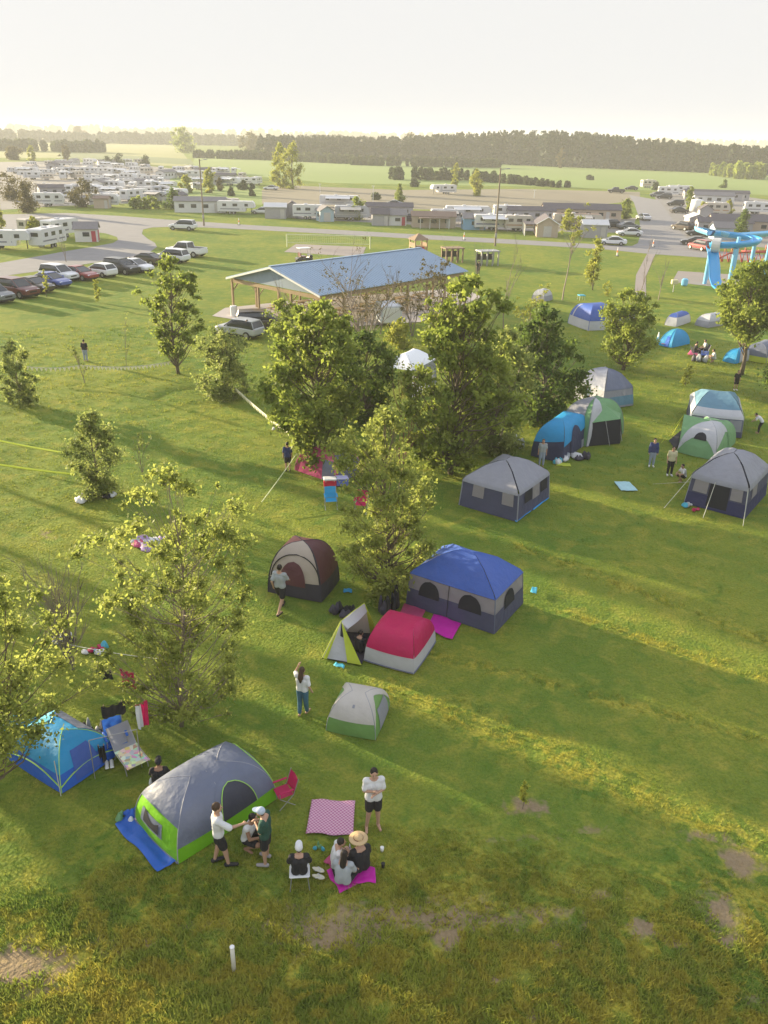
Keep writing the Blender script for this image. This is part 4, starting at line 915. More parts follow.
def make_house(L, W, H, wall, roofm, name='mobile_home', door=(.5, 0), windows=3, rise=.9, porch=False, trim=False, doorm=None):
    root = empty(name); x, y = L / 2, W / 2
    MB().prism([(-x, -y, 0), (-x, y, 0), (-x, y, H), (-x, 0, H + rise), (-x, -y, H)][::-1], (L, 0, 0)).build('wall', wall, root)
    rf = MB(); e = .25; th = .1
    for s in (-1, 1):
        rf.prism([(-x - e, 0, H + rise + .03), (x + e, 0, H + rise + .03), (x + e, s * (y + e), H - rise * e / y + .03), (-x - e, s * (y + e), H - rise * e / y + .03)], (0, 0, th))
    rf.build('roof', roofm, root)
    for i in range(windows):
        xx = -x + L * (i + .6) / (windows + .2)
        for s in (-1, 1): w = MB().box((xx, s * (y + .02), H * .58), (min(1.2, L / (windows + 1) * .6), .05, H * .32), bev=.01).build('window', GLASS, root)
    dm = doorm or mat('shed_door', (.45, .43, .42), .6)
    for s in (-1, 1): MB().box((x * door[0] + L * .08, s * (y + .02), H * .42), (.9 if L > 4 else .7, .06, H * .8), bev=.01).build('door', dm, root)
    MB().box((x + .02, 0, H * .45), (.06, min(1.6, W * .5), H * .8), bev=.01).build('end_door', dm, root)
    if windows: MB().box((-x - .02, 0, H * .6), (.05, 1.1, .8), bev=.01).build('window', GLASS, root)
    if trim:
        for s in (-1, 1): MB().tube([(x + e + .02, 0, H + rise + .05), (x + e + .02, s * (y + e), H - .02)], .09, 4).build('gable_trim', WHITE, root)
    if porch:
        MB().box((0, -y - 1.2, H * .92), (L * .7, 2.4, .1)).build('porch_roof', roofm, root)
        for i in range(4): MB().tube([(-L * .33 + i * L * .22, -y - 2.3, 0), (-L * .33 + i * L * .22, -y - 2.3, H * .9)], .06, 6).build('porch_post', WHITE, root)
    return root
R_GREY = mat('grey_shingles', (.20, .19, .20), .9, .2, 3); R_DARK = mat('dark_roof', (.11, .10, .115), .85, .2, 3); R_WHITE = mat('white_metal_roof', (.6, .6, .6), .5, .08, 1); R_BROWN = mat('brown_roof', (.22, .16, .13), .85, .2, 3); R_BLUE = mat('blue_metal_roof', (.26, .36, .48), .45, .07, 1.2, spec=.5)
W_BLUE = mat('pale_blue_siding', (.32, .42, .5), .7, .08, 2); W_TAN = mat('tan_siding', (.42, .34, .27), .75, .1, 2); W_GREY = mat('grey_siding', (.34, .33, .35), .75, .1, 2); W_WHITE = mat('white_siding', (.6, .6, .6), .6, .06, 2); W_BROWN = mat('brown_siding', (.24, .17, .12), .8, .15, 2); D_RED = mat('red_door', (.4, .05, .08), .5)
proto = {
 'tr': lambda: make_trailer(7.0), 'tr2': lambda: make_trailer(8.5, RVW, False, 1, stripe=(.08, .1, .25)), 'tr3': lambda: make_trailer(6.0, RVC, False, stripe=(.35, .2, .1)), 'fw': lambda: make_trailer(9.0, RVW, True, name='fifth_wheel_trailer'),
 'fw2': lambda: make_trailer(9.5, RVW, True, 1, name='fifth_wheel_trailer', stripe=(.3, .1, .1)), 'trg': lambda: make_trailer(7.5, RVG, False, 2, stripe=(.5, .5, .5)), 'ptan': lambda: make_trailer(11, RVC, False, 2, name='park_trailer', lid=R_BROWN, stripe=(.3, .22, .16)),
 'pw': lambda: make_trailer(11, RVW, False, 1, name='park_trailer', stripe=(.45, .45, .5)),
 'mh': lambda: make_house(11.5, 3.8, 2.5, W_WHITE, R_GREY, windows=4, rise=.8), 'mhd': lambda: make_house(13, 4, 2.6, W_GREY, R_DARK, windows=4), 'mhp': lambda: make_house(9, 4.2, 2.5, W_TAN, R_DARK, windows=3, porch=True, trim=True, rise=1.3),
 'long': lambda: make_house(20, 6, 2.6, W_TAN, R_DARK, windows=6, rise=1.2), 'mhb': lambda: make_house(10, 4, 2.5, W_TAN, R_BROWN, windows=3, porch=True),
 'shw': lambda: make_house(3.6, 2.8, 2.1, W_WHITE, R_GREY, 'garden_shed', windows=1, doorm=D_RED), 'shd': lambda: make_house(3.4, 3, 2.3, W_GREY, R_DARK, 'garden_shed', windows=0, rise=1.0), 'shb': lambda: make_house(3.6, 3, 2.2, W_BLUE, R_GREY, 'garden_shed', windows=1), 'sht': lambda: make_house(3.4, 3, 2.2, W_TAN, R_BROWN, 'garden_shed', windows=0, rise=.5), 'shg': lambda: make_house(4.6, 3.6, 2.4, W_GREY, R_WHITE, 'garden_shed', windows=0, rise=.7), 'blue': lambda: make_house(4.5, 3.4, 2.2, mat('bright_blue_siding', (.18, .34, .5), .6), R_GREY, 'garden_shed', windows=1, rise=.8),
 'barn': lambda: make_house(14, 9, 4.2, W_WHITE, R_WHITE, 'barn', windows=0, rise=2.2),
}
_pr = {}
CATS = {'tr': 'trailer', 'fw': 'trailer', 'pt': 'trailer', 'pw': 'trailer', 'mh': 'mobile home', 'lo': 'mobile home', 'sh': 'shed', 'bl': 'shed', 'ba': 'barn'}
def place(kind, px, py, head, label, group=None, s=1.0, dz=0):
    if kind not in _pr: r = _pr[kind] = proto[kind]()
    else: r = copy_tree(_pr[kind])
    r.location = G(px, py); r.rotation_euler = (0, 0, math.radians(head)); r.scale = (s, s, s); tag(r, label, CATS[kind[:2]], group); return r
GL = 'trailers and sheds in front rows'
for a in [
 ('fw', 5, 249, 8, 'large white fifth wheel trailer at the left edge beside the road'), ('tr', 49, 247, 80, 'white trailer seen end on, right of the large fifth wheel'), ('tr3', 38, 236, 60, 'cream trailer half hidden behind the fifth wheel'), ('tr', 62, 237, 70, 'white trailer behind the small white shed'),
 ('shw', 88, 241, 12, 'small white shed with a grey roof and a red door'), ('tr', 50, 206, 15, 'white trailer on the verge behind the brownish conical tree'), ('mh', 201, 212, 6, 'white mobile home with a grey roof beside the left light pole'),
 ('tr', 106, 207, 4, 'trailer behind the brown lean shed on the verge'), ('sht', 103, 208, 5, 'brown lean shed right of the rounded tree'), ('fw', 237, 214, 2, 'pale fifth wheel trailer between the mobile home and the sheds'), ('tr3', 229, 212, 12, 'short cream trailer tucked beside the pale fifth wheel'),
 ('shg', 276, 218, 4, 'wide grey shed with a white roof, left of the dark gabled shed'), ('shd', 292, 217, 95, 'dark gabled shed with a steep roof'), ('tr', 309, 219, 3, 'grey white trailer between the two gabled sheds'), ('shb', 325, 221, -70, 'pale blue gabled shed with its door to the grass'),
 ('pw', 340, 207, 2, 'long white park trailer with a dark door behind the sheds'), ('trg', 352, 220, 5, 'grey trailer behind the round green tree'), ('mhd', 389, 216, 3, 'low grey mobile home with a dark roof in the middle row'), ('shd', 380, 225, 4, 'low dark fronted shed beside a pale one at the verge'), ('shw', 397, 225, 5, 'pale low shed right of the dark fronted one'),
 ('mhb', 433, 227, 2, 'tan cabin with a brown porch roof left of the blue shed'), ('fw', 443, 194, 200, 'lone white trailer out in the open field'), ('pw', 468, 219, 3, 'very long white trailer behind the blue shed'), ('blue', 473, 229, 4, 'bright blue shed on the verge beside the light pole'), ('trg', 448, 224, 3, 'grey trailer pressed against the blue shed'),
 ('tr2', 494, 230, 4, 'white trailer with a white awning right of the light pole'), ('tr', 508, 219, 2, 'white trailer behind the awning trailer'), ('tr3', 518, 231, 6, 'cream short trailer left of the white trimmed cabin'), ('mhp', 545, 235, -95, 'tan cabin with a white trimmed gable and a porch'), ('mhd', 530, 220, 2, 'grey mobile home behind the white trimmed cabin'), 
 ('ptan', 577, 228, -3, 'long tan park trailer with a brown roof'), ('long', 580, 219, -4, 'long dark roofed building behind the tan park trailer'), ('shg', 593, 237, -3, 'grey garage shed with a white roof at the corner of the lane'), 
 ('tr', 668, 196, -10, 'first white trailer at the far end right of the lane'), ('fw', 680, 194, -8, 'white fifth wheel at the far end right of the lane'), ('tr3', 648, 188, 10, 'yellowish trailer at the head of the lane'), ('mhd', 700, 199, -6, 'grey mobile home behind the round white tank'), ('mh', 712, 204, -8, 'white mobile home with many windows on the right'),
 ('mhd', 730, 200, -8, 'dark roofed mobile home behind the white one on the right'), ('shd', 704, 219, 80, 'pale gabled shed on the right side of the lane'), ('tr3', 716, 215, -5, 'cream trailer between the gabled shed and the dark conical tree'), ('long', 752, 232, -8, 'long grey building with a big dark roof at the right edge'), ('mhd', 722, 233, -6, 'dark roofed mobile home above the blue slide'), ('tr', 756, 214, -6, 'white trailer behind the long grey building'), ('shg', 694, 229, 85, 'white box trailer like shed beside the lane'),
 ('shb', 720, 239, 0, 'pale blue shed just above the blue slide tube'), ('barn', 35, 141, 30, 'white barn standing in the far hay field'), ('barn', -2, 139, 30, 'pale barn cut by the left edge on the horizon')]:
    place(*a, group=GL, s={'fw': .85, 'mhb': .8, 'mhd': .75, 'mhp': .85, 'pw': .85, 'ptan': .85, 'long': .8}.get(a[0], .9))
# crowded rows of the big campground on the left
rd = random.Random(4)
kinds = ['tr', 'tr2', 'fw', 'tr3', 'mh', 'trg', 'fw2', 'pw', 'tr', 'fw', 'mhd']
rows = [(164, 60, 145, 17), (167, 28, 150, 19), (171, 26, 150, 18), (175, 14, 155, 18), (180, 30, 158, 17), (185, 96, 165, 18), (190, 100, 176, 19), (195, 42, 180, 19), (201, 112, 176, 22), (172, 160, 236, 19), (177, 166, 250, 18), (182, 196, 262, 17), (187, 196, 216, 18)]
n = 0
for (py, x0, x1, st) in rows:
    x = x0 + rd.uniform(0, 5)
    while x < x1:
        k = rd.choice(kinds); yy = py + (x - 90) * .018 + rd.uniform(-1, 1)
        place(k, x, yy, rd.choice([5, 35, -30, 185, 75, 60, 100]) + rd.uniform(-9, 9), {'tr': 'small white trailer in the crowded far left rows', 'fw': 'white fifth wheel in the crowded far left rows', 'pw': 'long white trailer in the crowded far left rows', 'mh': 'mobile home in the crowded far left rows'}[k[:2]], 'crowded far left rows: ' + CATS[k[:2]] + (' fifth' if k[:2] == 'fw' else ' long' if k[:2] == 'pw' else ' plain'), s=rd.uniform(.62, .9))
        n += 1; x += st * .8 * rd.uniform(.75, 1.3) * (1.25 if k in ('pw', 'mh', 'mhd') else 1)

# ------------------------------------------------------------------ pavilion
def pavilion():
    zE = 3.1
    A = G(226, 277.5, zE); B = G(320, 296, zE); A.z = B.z = 0
    e = (B - A); Wd = e.length; d = Vector((-e.y, e.x, 0)).normalized()
    Cc = G(471, 272, zE); Cc.z = 0; L = (Cc - B).dot(d); ctr = (A + B) / 2
    ang = math.atan2(d.y, d.x)
    root = empty('pavilion', (ctr.x, ctr.y, 0), ang, 'open sided pavilion with a big pale blue metal roof', 'pavilion')   # local x along ridge, y across (B side is -y)
    h = Wd / 2; zr = 4.75
    rf = MB()
    for s in (-1, 1):
        nseg = 60
        for i in range(nseg):
            x0, x1 = L * i / nseg, L * (i + 1) / nseg - .05
            rf.prism([(x0, 0, zr), (x1, 0, zr), (x1, s * h, zE), (x0, s * h, zE)], (0, 0, .05))
            rf.prism([(x1, 0, zr), (x1 + .05, 0, zr), (x1 + .05, s * h, zE), (x1, s * h, zE)], (0, 0, .085))
    rf.build('roof', R_BLUE, root)
    MB().box((L / 2, 0, zr + .08), (L, .35, .06)).build('ridge_cap', R_BLUE, root)
    gb = mat('gable_siding', (.25, .31, .38), .6, .1, 3)
    for x in (.35, L - .4): 
        MB().prism([(x, -h + .5, zE - .02), (x, h - .5, zE - .02), (x, 0, zr - .12)], (.06, 0, 0)).build('gable_wall', gb, root)
    bm = MB(); 
    for s in (-1, 1): bm.box((L / 2, s * (h - .35), zE - .26), (L - .6, .14, .3))
    for x in (.4, L - .4): bm.box((x, 0, zE - .26), (.14, Wd - .8, .3))
    bm.build('beam', WOOD, root)
    MB().box((-.02, 0, 0.0), (.001, .001, .001)) if False else None
    fa = MB()
    for s in (-1, 1): fa.prism([(.0, 0, zr - .16), (.0, s * h, zE - .16), (.0, s * h, zE + .0), (.0, 0, zr + .0)], (-.05, 0, 0))
    fa.build('fascia', WHITE, root)
    nx = 8
    for i in range(nx):
        x = .4 + (L - .8) * i / (nx - 1)
        for s in (-1, 1):
            p = MB().box((x, s * (h - .35), (zE - .4) / 2), (.18, .18, zE - .4)).build('post', WOOD, root)
            if i in (0, nx - 1) or True:
                for q in ((-1, 1) if 0 < i < nx - 1 else ((1,) if i == 0 else (-1,))):
                    MB().tube([(x + q * .05, s * (h - .35), zE - 1.25), (x + q * .85, s * (h - .35), zE - .42)], .06, 4).build('brace', WOOD, root)
    for x in (.4, L - .4):
        for y in (-h * .35, h * .35): MB().box((x, y, (zE - .4) / 2), (.18, .18, zE - .4)).build('post', WOOD, root)
        for y in (-h + .35, -h * .35, h * .35, h - .35):
            for q in (-1, 1):
                if abs(y + q * .8) < h - .3: MB().tube([(x, y + q * .05, zE - 1.2), (x, y + q * .8, zE - .42)], .055, 4).build('brace', WOOD, root)
    tb = MB()
    def pt(u, v): return root_loc + dvec * u + nvec * v
    dv = d; nv = Vector((-d.y, d.x, 0))
    def table():
        r = empty('picnic_table')
        MB().box((0, 0, .74), (1.8, .75, .05)).build('tabletop', WOOD, r)
        for s in (-1, 1):
            MB().box((0, s * .72, .44), (1.8, .27, .05)).build('bench', WOOD, r)
            MB().tube([(s * .6, -.7, 0), (s * .6, -.25, .7)], .04, 4).tube([(s * .6, .7, 0), (s * .6, .25, .7)], .04, 4).box((s * .6, 0, .4), (.06, 1.5, .08)).build('leg', WOOD, r)
        return r
    base = None; k = 0
    for u in range(6):
        for v in (-2.6, 2.4):
            r = base if base and k == 0 else (table() if base is None else copy_tree(base)); base = base or r
            P = ctr + dv * (3 + u * (L - 6) / 5) + nv * v
            r.location = P + Vector((0, 0, .02)); r.rotation_euler = (0, 0, ang + .1 * ((u * 7) % 3 - 1))
            tag(r, 'timber picnic table under the blue pavilion roof', 'table', 'picnic tables in the pavilion'); k += 1
    P = G(234, 316); w = empty('rubbish_bin', P, 0, 'white bin standing by the left corner post of the pavilion', 'bin')
    MB().cyl((0, 0, 0), (0, 0, .85), .3, 16, .33).build('bin_body', WHITE, w); MB().cyl((0, 0, .85), (0, 0, .95), .34, 16, .25).build('lid', WHITE, w)
    return root, L, h, ctr, dv, nv
PV = pavilion()
# white box van body / banner visible below the middle of the roof
g = G(388, 324); w = empty('utility_trailer', g, .25, 'white panel sided box trailer in front of the pavilion middle', 'trailer')
hh = HT(388, 324, 303)
MB().box((0, 0, hh / 2 + .15), (1.9, 2.6, hh - .3), bev=.08).build('box_body', mat('panel_white', (.55, .58, .62), .5), w); MB().box((0, -1.32, hh / 2 + .1), (1.6, .04, hh - .6)).build('door', WHITE, w)
for s in (-1, 1): wheel(w, 0, s * 1.2, .3)
# ------------------------------------------------------------------ poles, net, tapes, slide
def pole(px, py, ptop, label, arm):
    g = G(px, py); h = HT(px, py, ptop); r = empty('light_pole', g, 0, label, 'light pole')
    MB().tube([(0, 0, 0), (0, 0, h * .5), (0, 0, h)], [.16, .13, .1], 8).build('pole', mat('weathered_pole', (.22, .18, .14), .9, .2, 4), r)
    MB().tube([(0, 0, h - .3), (arm * .9, -.3, h - .05)], .04, 5).build('arm', STEEL, r); MB().box((arm * 1.1, -.35, h - .05), (.6, .25, .14), bev=.04).build('lamp_head', STEEL, r)
    MB().box((0, -.2, 1.6), (.35, .2, .6), bev=.03).build('meter_box', STEEL, r)
pole(204, 226, 159, 'tall wooden light pole behind the lone white car', 1); pole(495, 246, 168, 'tall wooden light pole in front of the middle trailers', 1)
for i, (px, py, pt) in enumerate([(320, 193, 184), (373, 206, 186), (534, 198, 190)]):
    g = G(px, py); h = HT(px, py, pt); r = empty('thin_pole', g, 0, ['thin white pole left of the long white park trailer', 'thin white pole right of the long white park trailer', 'short thin pole above the grey mobile home'][i], 'pole'); MB().cyl((0, 0, 0), (0, 0, h), .1, 6, .06).build('pole', WHITE, r); MB().box((0, 0, h), (.8, .1, .1)).build('crossbar', WHITE, r)
# volleyball net
a = G(287, 247); b = G(370, 249); h = HT(287, 247, 234); nr = empty('volleyball_net', a, math.atan2(b.y - a.y, b.x - a.x), 'pale volleyball net over the sand court behind the pavilion', 'net'); Ln = (b - a).length
YR = mat('pale_net_tape', (.62, .66, .40), .7)
for x in (0, Ln): MB().cyl((x, 0, 0), (x, 0, h), .09, 8).build('post', YR, nr)
MB().tube([(0, 0, h - .05), (Ln, 0, h - .05)], .07, 4).tube([(0, 0, h - 1.2), (Ln, 0, h - 1.2)], .05, 4).build('net_tape', YR, nr)
nm = MB()
for i in range(40): nm.tube([(Ln * i / 40, 0, h - 1.2), (Ln * i / 40, 0, h - .05)], .008, 3)
for j in range(4): nm.tube([(0, 0, h - .25 - j * .24), (Ln, 0, h - .25 - j * .24)], .008, 3)
nm.build('net_mesh', YR, nr)
# caution tapes and bunting
YT = mat('yellow_tape', (.62, .68, .05), .5, .1)
def rope(name, pts, label, m, w=.05, sagk=.12, flags=0, cat='rope'):
    P = []
    W_ = [G(p[0], p[1]) + Vector((0, 0, p[2])) for p in pts]
    for i in range(len(W_) - 1):
        for k in range(12):
            t = k / 12; q = W_[i].lerp(W_[i + 1], t); q.z -= sagk * 4 * t * (1 - t); P.append(q)
    P.append(W_[-1]); 
    if not flags: return tag(MB().tube(P, w, 4).build(name, m), label, cat)
    r = empty(name, (0, 0, 0), 0, label, cat); MB().tube(P, w * .4, 4).build('rope', F_ROPE, r)
    fl = MB(); tot = 0
    for i in range(len(P) - 1):
        seg = P[i + 1] - P[i]; n_ = max(1, int(round(seg.length / .3)))
        for k in range(n_):
            q = P[i].lerp(P[i + 1], (k + .2) / n_); dd = seg.normalized() * .11
            fl.prism([q - dd, q + dd, q + Vector((0, 0, -.24))], (.02, .02, 0))
    fl.build('pennants', m, r); return r
rope('caution_tape', [(-20, 452, .9), (75, 473, 1.0)], 'upper yellow tape running from the left edge to the columnar bush', YT, .055, .05)
rope('caution_tape', [(-20, 480, 1.0), (76, 495, 1.05)], 'lower yellow tape running from the left edge to the columnar bush', YT, .055, .05)
BN = mat('cream_pennants', (.85, .80, .62), .6)
rope('bunting', [(28, 378, .8), (84, 381, 1.1)], 'bunting from the pale bush to the staked sapling', BN, .05, .15, 1, 'bunting')
rope('bunting', [(84, 381, 1.1), (172, 374, .9)], 'bunting from the staked sapling towards the open tree', BN, .05, .25, 1, 'bunting')
rope('bunting', [(236, 400, .8), (290, 446, .75)], 'bunting running down from the grey green bush', BN, .05, .1, 1, 'bunting')
rope('bunting_rope', [(309, 462, 1.4), (262, 508, .3)], 'pale yellow line slanting down from the pink dome tent', YR, .022, .05)
rope('clothes_line', [(72, 668, .9), (165, 722, 2.2)], 'clothes line strung between the bare bush and the airy tree', F_ROPE, .012, .05)
# water slide
SLB = mat('slide_blue', (.03, .33, .68), .3, .06, 1, spec=.6, coat=.3); SLL = mat('slide_light_blue', (.20, .50, .75), .3, .06, 1, spec=.6)
def slide():
    g = G(706, 285); r = empty('water_slide', g, 0, 'bright blue curved water slide with a steep chute on the right', 'water slide')
    def loc(px, py, z):                 # height from the photo row on the vertical above a ground row
        p = G(px, py, z); return p - g
    z1 = HT(706, 285, 250)
    def trough(pts, w, name, m, dep=.55):
        w *= .72; dep *= .75
        mb = MB(); pts = [Vector(p) for p in pts]; n = 9; vs = []; 
        for i, p in enumerate(pts):
            dd = (pts[min(i + 1, len(pts) - 1)] - pts[max(0, i - 1)]); dd.z = 0; dd = dd.normalized() if dd.length > 1e-4 else Vector((0, -1, 0)); sd = Vector((dd.y, -dd.x, 0))
            for k in range(n):
                a = PI * k / (n - 1); vs.append(p + sd * (w * math.cos(a)) + Vector((0, 0, dep - dep * math.sin(a) * 1.0)))
            for k in range(n - 1, -1, -1):
                a = PI * k / (n - 1); vs.append(p + sd * ((w + .07) * math.cos(a)) + Vector((0, 0, dep - .02 - (dep + .07) * math.sin(a))))
        m2 = 2 * n; fs = [(i * m2 + k, i * m2 + (k + 1) % m2, (i + 1) * m2 + (k + 1) % m2, (i + 1) * m2 + k) for i in range(len(pts) - 1) for k in range(m2)]
        mb.add(vs, fs); mb.build(name, m, r, smooth=True)
    top = Vector((.1, .6, z1))
    trough([top + Vector((0, .2, 0)), top + Vector((0, -.8, -.7)), Vector((0, -1.6, z1 * .5)), Vector((-.05, -2.4, z1 * .22)), Vector((-.1, -3.6, .25)), Vector((-.15, -5, .12))], .8, 'chute', SLB, .5)
    # tube curling from the chute to the right, round and back
    c = Vector((3.0, 2.2, 0)); pts = []
    for i in range(29):
        a = math.radians(200 + i * (330 / 28)); pts.append(c + Vector((2.75 * math.cos(a), 2.2 * math.sin(a), z1 + .1 + i * .045)))
    trough(pts, .72, 'curved_flume', SLB, .8)
    p2 = [pts[-1], pts[-1] + Vector((-1, 1.2, .3)), Vector((4, 4.6, z1 + .9)), Vector((8, 4.8, z1 + 1.2)), Vector((20, 6.5, z1 + 2.4)), Vector((30, 7, z1 + 3.4))]
    trough(p2, .8, 'upper_flume', SLL, .7)
    MB().cyl((.1, .6, z1 + .5), (.9, .2, z1 + .5), .8, 14).build('flume_joint', mat('joint_white', (.6, .6, .58), .5), r)
    for (x, y, z) in ((2.6, -.2, z1 + .2), (2.9, .1, z1 + 1.5), (5.8, 2.3, z1 + .5), (1.6, 4.4, z1 + .5), (9, 5.5, z1 + 2.1), (20, 6.5, z1 + 3.4), (.1, .8, z1 - .1)):
        MB().cyl((x, y, 0), (x, y, z), .22, 10).build('support_column', SLL, r)
    MB().box((1.4, -3.6, .3), (2.6, 1.6, .5), bev=.2).build('splash_pool', SLL, r); MB().box((-3.0, -1.2, .45), (.7, .5, .9), bev=.15).build('pump_housing', SLL, r)
slide()
g = G(742, 262); r = empty('play_tower', g, 0, 'red framed climbing structure behind the blue slide at the right edge', 'play structure'); RS = mat('red_steel', (.38, .05, .04), .5)
hh = HT(742, 262, 245); rd = random.Random(3)
for i in range(10):
    x = (i - 4) * .95; MB().tube([(x, 0, 0), (x + .3, .5, hh * rd.uniform(.7, 1)), (x + .9, 0, 0)], .1, 6).build('frame', RS, r)
MB().box((3.2, .6, hh * .6), (6, 1.8, .15)).build('deck', RS, r); MB().tube([(-4, 0, .1), (-2, 0, hh * .5), (6, .5, hh * .75)], .12, 6).build('rail', RS, r)
# tank, playground tower, golf cart
g = G(696, 211); MBt = MB().cyl((0, 0, 0), (0, 0, HT(696, 211, 201)), 1.6, 20, 1.5).ell((0, 0, HT(696, 211, 201)), (1.5, 1.5, .5)); r = empty('water_tank', g, 0, 'round white tank behind the sheds on the right', 'tank'); MBt.build('tank_shell', WHITE, r, smooth=True); MB().cyl((0, 0, HT(696, 211, 201) + .4), (0, 0, HT(696, 211, 201) + .7), .3, 10).build('hatch', STEEL, r)
g = G(418, 256); h = HT(418, 256, 233); r = empty('play_tower', g, .4, 'brown roofed wooden play tower behind the pavilion ridge', 'play structure')
for x in (-.9, .9):
    for y in (-.9, .9): MB().box((x, y, h * .4), (.16, .16, h * .8)).build('post', WOOD, r)
MB().box((0, 0, h * .42), (2, 2, .12)).build('deck', WOOD, r); MB().add([(-1.2, -1.2, h * .72), (1.2, -1.2, h * .72), (1.2, 1.2, h * .72), (-1.2, 1.2, h * .72), (0, 0, h)], [(0, 1, 4), (1, 2, 4), (2, 3, 4), (3, 0, 4), (3, 2, 1, 0)]).build('roof', W_BROWN, r)
for s in (-1, 1): MB().box((s * .95, 0, h * .52), (.05, 1.8, .5)).build('panel', W_BROWN, r)
MB().prism([(-.4, -1, h * .42), (.4, -1, h * .42), (.4, -3.2, .05), (-.4, -3.2, .05)], (0, 0, .06)).build('slide', RS, r)
g = G(304, 263); r = empty('golf_cart', g, .5, 'golf cart with a pale canopy just above the left part of the blue roof', 'golf cart')
MB().box((0, 0, .55), (2.2, 1.1, .35), bev=.1).box((.85, 0, .85), (.5, 1.05, .4), bev=.1).build('body', P_BLK, r); MB().box((-.2, 0, .85), (.9, 1.0, .15), bev=.05).box((-.6, 0, 1.1), (.12, 1.0, .5), bev=.04).build('seat', P_DRED, r); MB().box((0, 0, 1.9), (1.7, 1.2, .08), bev=.03).build('canopy', WHITE, r)
for x in (-.75, .75):
    for y in (-.5, .5): MB().tube([(x, y, .7), (x * .95, y, 1.87)], .025, 5).build('canopy_post', STEEL, r); wheel(r, x, y, .23, .16)
for (px, py, lb, cm) in [(487, 265, 'dark climbing frame of grey posts right of the pavilion roof', 'grey'), (452, 262, 'brown post frame behind the far end of the pavilion roof', 'brown')]:
    g = G(px, py); h = HT(px, py, py - 15); r = empty('post_frame', g, .3, lb, 'play structure')
    for x in (-1.2, -.4, .4, 1.2):
        for y in (-.8, .8): MB().box((x, y, h / 2), (.16, .16, h)).build('post', W_BROWN if cm == 'brown' else STEEL, r)
    MB().box((0, 0, h * .95), (2.8, 2, .12)).build('top_frame', W_BROWN if cm == 'brown' else STEEL, r); MB().box((0, .7, h * .5), (2.4, .06, h * .4)).build('panel', BLACK, r)
# road side signs (small orange and white markers)
for i, (px, py) in enumerate([(71 + 168, 225), (617, 256), (336 + 128, 240), (653, 247)]):
    g = G(px, py); r = empty('road_marker', g, 0, ['orange and white road marker near the mobile home', 'orange road marker near the lane corner', 'white road marker left of the right light pole', 'white marker at the mouth of the lane'][i], 'marker')
    MB().cyl((0, 0, 0), (0, 0, 1.2), .12, 8, .05).build('cone', WHITE, r); MB().cyl((0, 0, .5), (0, 0, .8), .115, 8, .09).build('band', mat('orange_band', (.7, .2, .04), .6), r); MB().box((0, 0, .04), (.5, .5, .08)).build('base', BLACK, r)
# white marker post in the rough
g = G(234, 970); h = HT(234, 970, 947); r = empty('marker_post', g, 0, 'short white plastic post standing in the rough grass', 'post')
MB().tube([(0, 0, -.05), (0, 0, h * .96), (0, 0, h)], [.045, .045, .03], 12).build('post', mat('post_white', (.68, .67, .62), .5), r, smooth=True); MB().cyl((0, 0, h * .97), (0, 0, h * 1.01), .05, 12).build('cap', WHITE, r)
# ------------------------------------------------------------------ people
def capsule(mb, a, b, ra, rb, n=10, sq=1.0, sqdir=None):
    a, b = Vector(a), Vector(b); d = b - a
    if d.length < 1e-5: d = Vector((0, 0, 1e-3)); b = a + d
    u = d.normalized(); pts = []; rs = []
    for k in range(4): ang = PI / 2 * k / 4; pts.append(a - u * ra * math.cos(ang)); rs.append(max(1e-3, ra * math.sin(ang)))
    pts.append(a); rs.append(ra); pts.append(b); rs.append(rb)
    for k in range(1, 5): ang = PI / 2 * k / 4; pts.append(b + u * rb * math.sin(ang)); rs.append(max(1e-3, rb * math.cos(ang)))
    mb.tube(pts, rs, n)
def remesh(mb, name, m, parent, vox, sm=2):
    me = mb.mesh(name); o = bpy.data.objects.new('tmp', me); COL.objects.link(o)
    md = o.modifiers.new('r', 'REMESH'); md.mode = 'VOXEL'; md.voxel_size = vox; md.use_smooth_shade = True
    if sm: s = o.modifiers.new('s', 'SMOOTH'); s.iterations = sm; s.factor = .5
    dg = bpy.context.evaluated_depsgraph_get(); ev = o.evaluated_get(dg); me2 = bpy.data.meshes.new_from_object(ev)
    bpy.data.objects.remove(o); bpy.data.meshes.remove(me); me2.name = name
    return link_mesh(name, me2, m, parent, True)
SKIN1 = mat('skin_light', (.44, .27, .19), .55, .06, 8); SKIN2 = mat('skin_tan', (.30, .17, .11), .55, .06, 8); HAIRD = mat('dark_hair', (.018, .013, .011), .6, .2, 30); HAIRB = mat('brown_hair', (.06, .035, .02), .6, .2, 30)
C_WHITE = mat('white_cotton', (.62, .63, .64), .85, .06, 6, .4, 9); C_BLACK = mat('black_cotton', (.022, .022, .026), .85, .1, 6, .4, 9); C_JEANS = mat('blue_denim', (.05, .13, .20), .85, .15, 14); C_GREY = mat('grey_cotton', (.33, .36, .38), .85, .08, 6, .4, 9); C_GREEN = mat('dark_green_cotton', (.025, .075, .055), .85, .08, 6, .4, 9); C_NAVY = mat('navy_cotton', (.035, .05, .15), .85, .08, 6); C_YEL = mat('pale_yellow_cotton', (.55, .52, .33), .85, .08, 6); C_PALEJ = mat('pale_denim', (.27, .32, .42), .85, .1, 10); STRAW = mat('straw', (.55, .40, .22), .85, .15, 30, .5, 60); C_BLUEW = mat('blue_white_cotton', (.45, .52, .62), .85, .1, 6)
